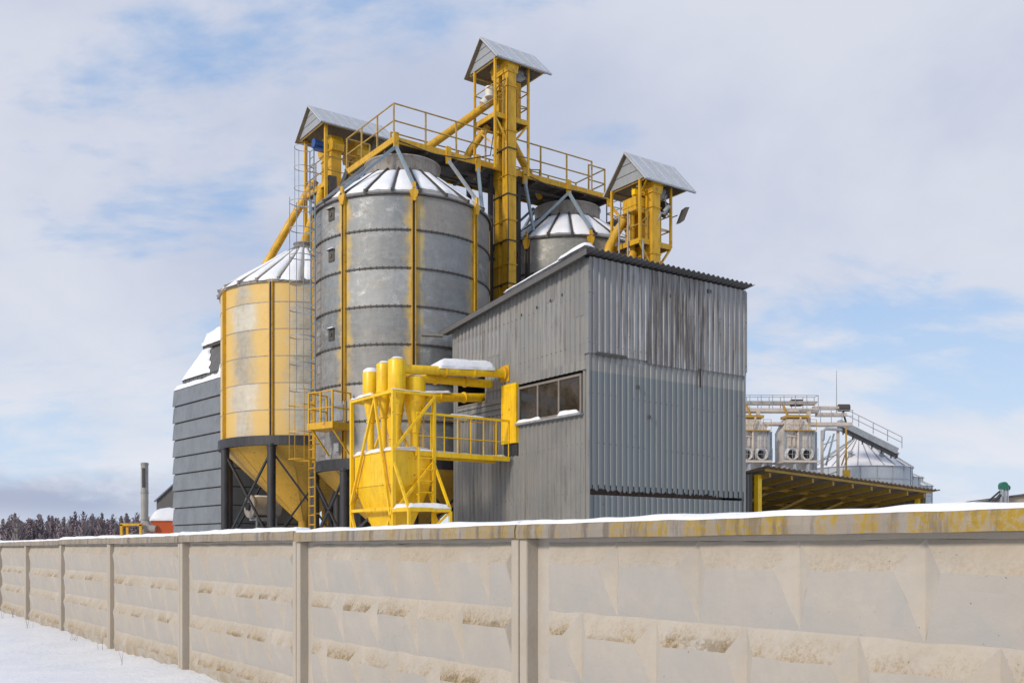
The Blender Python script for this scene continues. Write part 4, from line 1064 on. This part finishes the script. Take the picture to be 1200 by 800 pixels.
# fans under the yellow silo
for zz_ in (3.35, 1.95):
    fn = thing('extraction_fan', 'grey drum fan above another one, behind the black legs of the yellow silo' if zz_ > 3 else 'lower grey drum fan just above the fence, behind the black legs of the yellow silo', 'fan', (-10.3, 39.0, 0), math.atan2(.659, .753), 'drum fans under the yellow silo')
    m = MB(); m.tube((0, 0, zz_), (1.15, 0, zz_), .42, n=24); m.tube((-.06, 0, zz_), (0.0, 0, zz_), .46, n=24); m.build('housing', M['stainless'], fn)
    m = MB(); m.tube((-.16, 0, zz_), (-.062, 0, zz_), .16, n=16); m.build('motor', M['dark'], fn)
    m = MB(); m.box(.1, 1.0, -.3, .3, zz_-.55, zz_-.42); 
    for x in (.12, .95): m.box(x, x+.06, -.28, -.2, 0, zz_-.55)
    m.build('stand', M['steel'], fn)
    m = MB(); m.snow(.1, 1.0, -.2, .2, zz_+.37, .07, 8, 5, 40, edge=.08); m.build('snow', M['snow'], fn)

# ------------------------------------------------------------------ far left: shed, boiler, chimney, pole, forest
sh = thing('grey_shed', 'small dark grey gabled shed beside the dryer building', 'shed', (-19.75, 55, 0), R(3))
m = MB(); m.prism([(0, -.2), (3.2, -.2), (3.2, 5.5), (1.25, 5.5), (.0, 4.35)], 'y', 0, 4); m.build('wall', M['clad2'], sh)
m = MB(); m.beam((-.1, -.05, 4.30), (1.3, -.05, 5.6), .12, .07); m.build('roof_edge', M['clad'], sh)
rb = thing('red_boiler', 'orange red metal box with a thick snow cap beside the dryer building', 'boiler', (-18.95, 52, 0), R(10))
m = MB(); m.box(0, 3, 0, 2.2, -.2, 3.17); m.box(-.03, 3.03, -.03, 0, 3.09, 3.17); m.build('housing', M['orange'], rb, bevel=.03)
m = MB(); m.snow(-.05, 3.05, -.05, 2.25, 3.17, .62, 20, 12, 41, edge=.5, rough=.25); lab(m.build('snow', M['snow'], rb), 'thick cap of snow')
ch = thing('chimney', 'slim stainless steel chimney pipe standing left of the red boiler', 'chimney', (-19.3, 52, 0), 0)
m = MB(); m.tube((0, 0, .2), (0, 0, 6.2), .19, n=20); m.build('flue', M['stainless'], ch)
m = MB()
for z in (1.3, 3.2, 4.6, 6.1): m.band(.18, .215, z, z+.05, 0, 0, 20)
m.build('flue_joint', M['steel'], ch)
m = MB(); m.box(-.05, .09, -.23, -.17, 4.9, 5.9); m.build('flue_slot', M['dark'], ch)
m = MB(); m.pipe([(0, 0, 3.1), (.2, 0, 2.8), (.6, 0, 2.72)], .2); m.build('flue_elbow', M['stainless'], ch)
fr = thing('yellow_frame', 'low yellow pipe frame left of the chimney', 'frame', (-20.35, 51.6, 0), 0)
MB().beam((0, 0, 0), (0, 0, 2.95), .13).beam((1.0, 0, 0), (1.0, 0, 2.95), .13).beam((-.06, 0, 2.95), (1.06, 0, 2.95), .13).beam((0, .8, 0), (0, .8, 2.9), .13).beam((0, 0, 2.9), (0, .8, 2.9), .1).build('post', M['ochre'], fr)

up_ = thing('utility_pole', 'thin wooden utility pole with a leaning brace and dark cross-arms, before the forest', 'utility pole', (-100, 200, 0), R(20))
MB().tube((0, 0, 0), (0, 0, 7.3), .17, .12, n=8).build('pole', M['wood'], up_)
MB().tube((-2.2, 0, 0), (-.1, 0, 5.9), .15, .12, n=8).build('brace', M['wood'], up_)
for z, l in ((7.1, .5), (6.1, 1.3), (5.0, .9)):
    a_ = MB().beam((-l, -.15, z), (l, -.15, z), .16).build('cross_arm', M['seam'], up_)
    m = MB()
    for x in (-l+.1, l-.1): m.lathe([(0, z+.6), (.16, z+.55), (.2, z+.3), (.1, z+.05)], x, -.15, 10)
    m.build('insulator', M['seam'], a_)

g = G('hazed bare twigs', .9, 0, .1)
g.col(g.mix(g.rng(g.noise(g.co, .12, 4), .38, .62), (.225, .185, .20), (.28, .23, .235))); M['twig'] = g.m  # twig colour lightened to put in the haze of distance
m = MB(); rf_ = random.Random(3)
def tree(m, x, y, h, conif):
    n = 34 if not conif else 40
    m.tube((x, y, 0), (x, y, h*.9), .16, .04, n=4, cap=False)
    for i in range(n):
        f = (.22+.78*i/n) if not conif else (.12+.88*i/n)
        z = h*f; t = rf_.uniform(0, 6.28)
        if conif: L = (1-f)*h*.20+.15; dz = -.12*L; wd = .32
        else: L = h*.24*math.sin(math.pi*min(1, .18+.82*f))*rf_.uniform(.6, 1.15)+.25; dz = L*rf_.uniform(.8, 1.9); wd = .6
        c, s = math.cos(t), math.sin(t)
        p = Vector((x, y, z-dz*.4)); q = p+Vector((c*L, s*L, dz)); side = Vector((-s, c, 0))*wd*(1 if not conif else 1.6)
        m.add([p-side, p+side, q, p+Vector((0, 0, .5))], [(0, 1, 2), (0, 3, 2), (1, 3, 2)])
for i in range(1150):
    bx = rf_.uniform(-320, -70) if i % 5 else rf_.uniform(-70, 200); y = 330+rf_.uniform(0, 70)
    h = rf_.uniform(9.0, 13.8)*(1.0 if bx < -90 else .93) + (2.4 if rf_.random() < .2 else 0) - (2.5 if rf_.random() < .25 else 0)
    tree(m, bx, y, h, rf_.random() < .22)
for i in range(500):
    bx = rf_.uniform(-330, 120); y = 328+rf_.uniform(0, 60); tree(m, bx, y, rf_.uniform(4, 7.5), False)
fo = m.build('forest', M['twig'], recalc=False); struct(fo, 'stuff')
fo['label'] = 'distant bare brown forest along the horizon at the left'

# ------------------------------------------------------------------ open shed at the right
cs = thing('open_shed', 'low open shed with a dark sheet roof on yellow steel, right of the corrugated building', 'shed', yard(11.75, 4.2))
SL = 10.0; SD = 8.5; z_f = lambda x: 4.42-.045*x
def zr(x, y): return z_f(x)-.14*y
m = MB(); NPX = 220
for s_ in (0, 1):
    pass
vs = []
for s_ in (0, 1):
    for i in range(NPX+1):
        x = -.25+(SL+.75)*i/NPX; dz = .03*math.sin(x*2*math.pi/.28)
        for y in (-.25, SD): vs.append((x, y, zr(x, y)+.12+dz+s_*.015))
q_ = lambda s, i, j: s*(NPX+1)*2+i*2+j
m.add(vs, [(q_(s,i,0), q_(s,i+1,0), q_(s,i+1,1), q_(s,i,1)) for s in (0,1) for i in range(NPX)]+[(q_(0,i,0), q_(0,i+1,0), q_(1,i+1,0), q_(1,i,0)) for i in range(NPX)])
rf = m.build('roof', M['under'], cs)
MB().beam((-.2, -.05, z_f(-.2)+.05), (SL+.1, -.05, z_f(SL)+.05), .06, .09).build('eave_beam', M['beamy'], cs)
for y in (2.1, 4.3, 6.4): MB().beam((.12, y, zr(0, y)+.0), (SL, y, zr(SL, y)+.0), .10, .12).build('purlin', M['beamy'], cs)
for i in range(9):
    x = .15+i*1.2
    MB().beam((x, 0, zr(x, 0)-.1), (x, SD-.1, zr(x, SD)-.08), .10, .16).build('rafter', M['beamy'], cs)
    if i < 8 and i % 2 == 0:
        MB().beam((x+.3, 4.3, 2.3), (x+2.5, 2.1, zr(x+2.5, 2.1)-.1), .10).build('brace', M['beamy'], cs)
for x, mt in ((.02, 'yellow'), (SL-.02, 'yellow'), (SL*.5, 'beamy')):
    MB().box(x-.1, x+.1, (.35 if x != SL*.5 else 6.3), (.53 if x != SL*.5 else 6.5), -.1, z_f(x)-.08 if x != SL*.5 else 3.3).build('post', M[mt], cs)
m = MB(); corr_sheet(m, 'y', -.12, -1, .56, SD, -.2, lambda t: zr(0, t)+.06, .22, .035); lab(m.build('end_wall', M['corr_left'], cs, recalc=False), 'grey corrugated end wall')
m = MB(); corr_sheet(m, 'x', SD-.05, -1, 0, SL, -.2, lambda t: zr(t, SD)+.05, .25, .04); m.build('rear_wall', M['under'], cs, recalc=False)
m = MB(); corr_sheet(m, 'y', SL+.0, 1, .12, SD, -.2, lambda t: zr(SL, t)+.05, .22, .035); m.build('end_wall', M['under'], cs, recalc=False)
m = MB(); m.snow(6.9, 8.0, .2, 1.9, 0, .15, 14, 10, 51, zf=lambda x, y: zr(x, y)+.14, edge=.2, rough=.6); m.build('snow', M['snow'], rf); m = MB(); m.snow(0, SL, 2.0, SD, 0, .07, 30, 10, 52, zf=lambda x, y: zr(x, y)+.14, edge=.3); m.build('snow', M['snow'], rf)

# ------------------------------------------------------------------ far dryers and silos at the right
def fd(label, X, Y):
    t = thing('grain_dryer', label, 'grain dryer', (X, Y, 0), R(6), 'far pale grain dryers')
    m = MB(); W_ = 1.18; D_ = 2.2
    m.box(-W_, W_, 0, D_, -.1, 8.62); m.box(-W_, W_, .0, D_, 8.78, 11.2); m.frustum((-W_, W_, 0, D_), 11.2, (-.75, .62, .3, D_-.3), 12.25)
    b = m.build('tower_body', M['fardryer'], t)
    m = MB()
    for z in (9.9, 10.45, 11.2, 11.75, 7.5, 6.4): 
        w_ = W_ if z <= 11.2 else W_-.28
        m.box(-w_-.01, w_+.01, -.02 if z <= 11.2 else .13, .01 if z <= 11.2 else .16, z, z+.035)
    for x in (-.45, .45): m.box(x, x+.03, -.02, .0, 8.8, 11.2)
    m.build('panel_joint', M['farbeam'], b)
    m = MB(); m.box(-W_-.35, W_+.1, -.75, D_, 8.62, 8.78); lg = m.build('gallery', M['farbeam'], t)
    railing(lg, [(-W_-.35, -.72, 8.78), (W_+.1, -.72, 8.78)], .95, M['steel'], .7, .02, (.5,))
    for x in (-.78, .48):
        m = MB(); m.lathe([(.50, 0), (.50, .66), (.40, .66), (.40, .1), (0, .1)], n=24)
        m.v = [(x+a, -z_, 9.28+b_) for a, b_, z_ in m.v]; o = m.build('fan_duct', M['fardryer'], t)
        m = MB(); m.tube((x, -.11, 9.28), (x, -.14, 9.28), .39, n=20); m.build('duct_shade_disc', M['dark'], o)  # black disc, its colour stands for the shade inside the duct
        m = MB(); m.tube((x, -.45, 9.28), (x, -.15, 9.28), .09, n=12); m.build('fan_hub', M['dark'], o)
        m = MB(); m.snow(x-.4, x+.4, -.62, -.05, 9.62, .12, 8, 6, 60, edge=.15); m.build('snow', M['snow'], o)
    for x in (-.8, .3): MB().beam((x, -.5, 7.5), (x+.25, -.5, 8.6), .12).build('strut', M['steel'], t)
    MB().box(-.95, -.72, -.12, 0, 9.95, 10.9).box(-.55, -.36, -.12, 0, 9.95, 10.8).box(-1.0, -.3, -.2, 0, 10.7, 10.78).box(-.4,.1,-.16,0,10.9,11.0).build('pipe_box', M['farbeam'], t)
    for cx_, cy_ in ((-W_-.04, -.04), (W_+.04, -.04)): MB().beam((cx_, cy_, 0), (cx_, cy_, 11.3), .13).build('corner_post', M['steel'], t)
    m = MB(); m.pipe([(-.15, -.25, 8.8), (-.15, -.25, 11.6), (.1, -.1, 12.3)], .085, 8); m.build('riser_pipe', M['farbeam'], t)
    m = MB(); m.tube((-W_-.3, -.5, 7.9), (W_+.1, -.5, 7.9), .13, n=8); m.tube((-.5, -.5, 7.9), (-.5, -.5, 8.62), .1, n=8); m.tube((.6, -.5, 6.4), (.6, -.5, 8.62), .1, n=8); m.build('air_pipe', M['steel'], t)
    m = MB(); m.box(-W_-.1, W_+.1, -.45, -.02, 11.18, 11.24); lg2 = m.build('gallery', M['beamy'], t)
    railing(lg2, [(-W_-.1, -.43, 11.24), (W_+.1, -.43, 11.24)], .85, M['rail'], .6, .02, (.5,))
    for q_z in (7.0, 7.35): MB().lathe([(.36, 0), (.36, .5)], n=14).build('x', M['dark'], t) if False else None
    MB().beam((W_-.25, -.12, 8.8), (W_-.25, -.12, 11.2), .05).beam((W_-.55, -.12, 8.8), (W_-.55, -.12, 11.2), .05).build('ladder', M['steel'], t)
    MB().box(W_+.06, W_+.42, .2, 1.0, 0, 11.2).build('side_duct', M['steel'], t)
    MB().box(-.9, .9, .1, 1.7, 12.3, 12.52).build('top_tray', M['beamy'], t)
    return t
fd('far pale dryer tower with two round fan openings, just beside the corrugated building', 19.55, 80)
fd('far pale dryer tower with two round fan openings, standing clear nearer the far round silos', 23.2, 80)
fb = thing('conveyor_bridge', 'pale far conveyor bridge with railings over the dryer towers', 'conveyor bridge', (17.5, 80.6, 0), R(1.5))
m = MB(); m.box(0, 7.6, 0, 1.0, 12.85, 13.15); m.box(0, 7.4, .1, .9, 13.5, 13.75); m.build('beam', M['farbeam'], fb)
railing(fb, [(0, 0, 13.15), (7.5, 0, 13.15), (7.5, 1, 13.15), (0, 1, 13.15)], 1.05, M['steel'], 1.0, .025, (.5,))
m = MB(); m.box(5.4, 6.3, .2, .8, 13.4, 13.9); m.build('drive_box', M['dark'], fb)
m = MB(); m.box(7.5, 9.9, .1, .8, 12.55, 12.8); m.box(7.2, 9.9, .2, .6, 12.0+1.15, 12.0+1.35) ; m.build('beam', M['farbeam'], fb)
m = MB(); m.box(5.9, 10.3, -.1, 1.0, 11.75, 12.0); m.box(0, 4.6, -.1, 1.0, 11.8, 12.0); m.build('lower_deck', M['farbeam'], fb)
railing(fb, [(5.9, -.1, 12.0), (10.3, -.1, 12.0)], 1.0, M['steel'], .9, .025, (.5,))
m = MB(); m.tube((9.3, .4, 13.25), (10.2, .4, 13.25), .3, n=14); m.beam((9.6, .4, 13.2), (9.95, .4, 12.0), .12); m.build('drive_head', M['seam'], fb)
MB().tube((9.15, .4, 12.8), (9.15, .4, 16.3), .045, .02, n=6).build('mast', M['steel'], fb)
for x in (2.55, 6.7, .3): MB().beam((x, -.0, 0), (x, -.0, 12.9), .28).build('column', M['farbeam'], fb)
MB().beam((2.55, 0, 11.0), (3.4, 0, 11.75), .14).beam((6.6, 0, 10.8), (5.9, 0, 11.75), .14).build('knee_brace', M['farbeam'], fb)
m = MB(); m.tube((1.6, .0, 13.4), (2.2, 0, 11.8), .1).tube((4.6, 0, 13.4), (5.1, 0, 12.3), .1); m.build('spout', M['beamy'], fb)

def far_silo(label, X, Y, r, ze, za, tri=True, n=40):
    t = thing('round_silo', label, 'silo', (X, Y, 0), 0, 'far round silos')
    m = MB(); m.lathe([(r, -.1), (r, ze)], n=n); b = m.build('shell', M['farmetal'], t)
    m = MB()
    for z in (ze-1.25, ze-2.6, ze-4): m.band(r-.01, r+.03, z-.04, z+.04, n=n)
    for k in range(20):
        an = 2*math.pi*k/20; m.tube(((r+.02)*math.cos(an), (r+.02)*math.sin(an), 0), ((r+.02)*math.cos(an), (r+.02)*math.sin(an), ze), .04, n=4)
    m.build('shell_seam', M['steel'], b)
    m = MB(); m.lathe([(r+.18, ze-.06), (r*.62, ze+(za-ze)*.42), (r*.6, ze+(za-ze)*.43), (.4, za), (.4, za+.2), (0, za+.25)], n=n); rf = m.build('roof', M['farroof'], t)
    m = MB()
    for k in range(26):
        an = 2*math.pi*k/26; c_, s_ = math.cos(an), math.sin(an); m.beam(((r+.15)*c_, (r+.15)*s_, ze), (.4*c_, .4*s_, za+.03), .05, .07)
    m.build('roof_seam', M['steel'], rf)
    for k in (17.2, 20.6, 23.2):
        an = 2*math.pi*k/26; c_, s_ = math.cos(an)*r*.72, math.sin(an)*r*.72; z = ze+(za-ze)*.28
        m = MB(); m.tube((c_, s_, z), (c_*1.03, s_*1.03, z+.45), .2, .2, n=12); m.tube((c_*1.03, s_*1.03, z+.44), (c_*1.04, s_*1.04, z+.6), .34, .1, n=12); m.build('roof_vent', M['steel'], rf)
    return t
far_silo('far round silo nearest the dryer towers, with a wide frosted cone roof', 33.3, 95, 4.75, 9.35, 12.35)
far_silo('far round silo just right of the biggest cone roof, partly hidden', 37.8, 103, 4.3, 9.0, 11.0)
far_silo('rightmost far round silo above the end of the open shed roof', 44.6, 115, 3.9, 8.9, 10.6)
ts = thing('trestle_tower', 'far steel trestle with diagonal braces in front of the round silos', 'trestle', (28.6, 87, 0), R(0))
for x in (-1.35, .05): MB().beam((x, 0, 0), (x, 0, 12.1), .22).build('column', M['farbeam'], ts)
m = MB()
for z in (8.0, 9.5, 10.8): m.beam((-1.35, 0, z), (.05, 0, z+.5), .09)
m.beam((-1.35, 0, 10.0), (-.6, 0, 11.6), .1); m.beam((-1.0, 0, 9), (-.3, 0, 11.8), .14); m.build('brace', M['steel'], ts)
m = MB(); m.pipe([(-1.35, -.3, 11.2), (-1.3, -.3, 12.0), (-1.1, -.3, 12.2), (.3, -.3, 12.1)], .13); m.build('pipe', M['steel'], ts)
MB().box(.45, 2.2, -.4, .2, 7.55, 7.75).box(.5, 1.0, -.4, .2, 7.75, 8.6).build('drive_box', M['ochre'], ts)
MB().beam((.7, -.2, 7.7), (.7, -.2, 12.4), .12).beam((.3,-.2,9),(.7,-.2,10.2),.1).build('ladder', M['beamy'], ts)
cv = thing('inclined_conveyor', 'far grey inclined conveyor with railing running down over the round silos', 'conveyor', (29.0, 88.6, 0), 0)
p, q = Vector((.2, 0, 12.95)), Vector((5.7, .9, 10.5))
m = MB(); m.beam(p, q, .7, .55); m.build('trough', M['steel'], cv)
MB().beam(p+Vector((0,0,-.45)), q+Vector((0,0,-.4)), .5, .25).build('underframe', M['dark'], cv)
railing(cv, [p+Vector((.4, -.4, .25)), q+Vector((.4, -.4, .25))], 1.0, M['steel'], 1.4, .03, (.5,))
for i in range(6):
    r_ = p.lerp(q, (i+.5)/6); MB().beam(r_+Vector((0,0,-.3)), r_+Vector((.1,.3,-.8)), .12).build('support_post', M['dark'], cv)
MB().tube(q+Vector((0,0,0)), q+Vector((.1,.2,-.6)), .13).build('spout', M['dark'], cv)

# ------------------------------------------------------------------ green elevator and tan shed at the far right
ge = thing('green_elevator', 'far grain elevator with a rounded green head above the fence at the right', 'elevator', (34.75, 70, 0), 0)
m = MB(); m.prism([(-.25, 5.9)]+[(.0+.26*math.cos(R(t)), 6.15+.26*math.sin(R(t))) for t in range(180, -1, -20)]+[(.25, 5.9)], 'y', -.2, .25); m.tube((.3, .0, 6.0), (.3, .3, 6.0), .22); m.build('head', M['green'], ge)
for x in (-.17, .13): MB().box(x-.07, x+.07, -.08, .1, 0, 5.9).build('casing', M['steel'], ge)
MB().box(.28, .36, -.05, .05, 0, 6.1).box(-.02, .0, 0, .05, 0, 5.8).build('ladder', M['steel'], ge)
MB().tube((-.25, 0, 5.75), (-1.35, 0, 4.8), .07, n=8).build('spout', M['dark'], ge); MB().tube((-.2, 0, 5.5), (-.9, 0, 4.75), .12, n=8).build('spout', M['dark'], ge)
tsd = thing('tan_shed', 'far tan shed with a low dark roof at the right edge', 'shed', (35.6, 71, 0), R(-4))
m = MB(); m.prism([(0, -.2), (9, -.2), (9, 5.6), (4, 5.9), (0, 5.35)], 'y', 0, 6); m.build('wall', M['tan'], tsd)
m = MB(); m.beam((-.5, 0, 5.36), (4, 0, 5.98), 6.6, .08, up=(0, 0, 1)) if False else m.hexa([(-.6,-.3,5.30),(4,-.3,5.93),(4,6.3,5.93),(-.6,6.3,5.30),(-.6,-.3,5.38),(4,-.3,6.01),(4,6.3,6.01),(-.6,6.3,5.38)])
m.build('roof', M['clad2'], tsd)

# dry stalks poking out of the snow along the foot of the fence
m = MB(); rg = random.Random(77)
for c_ in range(18):
    s0 = rg.uniform(-2, 34); q0 = rg.uniform(.10, .55)
    for b_ in range(rg.randint(2, 6)):
        p = Vector((.124, 7.197, -.03)) + UX*(s0+rg.uniform(-.12, .12)) - VX*(q0+rg.uniform(-.06, .06))
        q = p + Vector((rg.uniform(-.07, .07), rg.uniform(-.07, .07), rg.uniform(.10, .30)))
        m.tube(p, q, .0035, .0015, n=4)
dg = m.build('dry_grass', M['wood'], recalc=False); struct(dg, 'stuff'); dg['label'] = 'few dry stalks poking out of the snow along the fence'

# covered drag conveyor low between the silo legs
dcv = thing('drag_conveyor', 'dark covered conveyor running low between the black silo legs', 'conveyor', yard(-.1, 8.2), YR)
MB().box(-.3, .3, 0, 11.5, 1.85, 2.35).build('trough', M['dark'], dcv)
MB().box(-.34, .34, 0, 11.5, 2.352, 2.39).build('cover', M['clad'], dcv)
for y_ in (.6, 4.2, 7.8, 11.0): MB().box(-.3, .3, y_, y_+.12, -.1, 1.85).build('stand', M['dark'], dcv)
MB().box(-.55, .55, 3.2, 4.1, 2.39, 3.4).build('inlet_box', M['dark'], dcv)

# slack cables along the walkway and down the tall elevator
for pts in ([(-.4, 9.24, 15.0), (.9, 9.2, 14.85), (2.2, 9.2, 14.95), (3.2, 9.15, 15.3), (3.4, 9.1, 16.6)], [(4.7, 9.2, 15.0), (5.9, 9.2, 14.8), (7.2, 9.2, 14.9), (8.6, 9.22, 14.9)]):
    m = MB(); m.pipe(pts, .018, 6); m.build('cable', M['dark'], wk)
m = MB(); m.pipe([(.42, -.16, 18.0), (.40, -.17, 15.5), (.45, -.17, 12.6), (.40, -.17, 9.0)], .018, 6); m.build('cable', M['dark'], tm)
m = MB(); m.pipe([(.75, -.05, 18.3), (.3, .02, 17.9), (.1, .05, 17.6), (.05, .1, 16.8)], .016, 6); m.build('cable', M['dark'], tm)
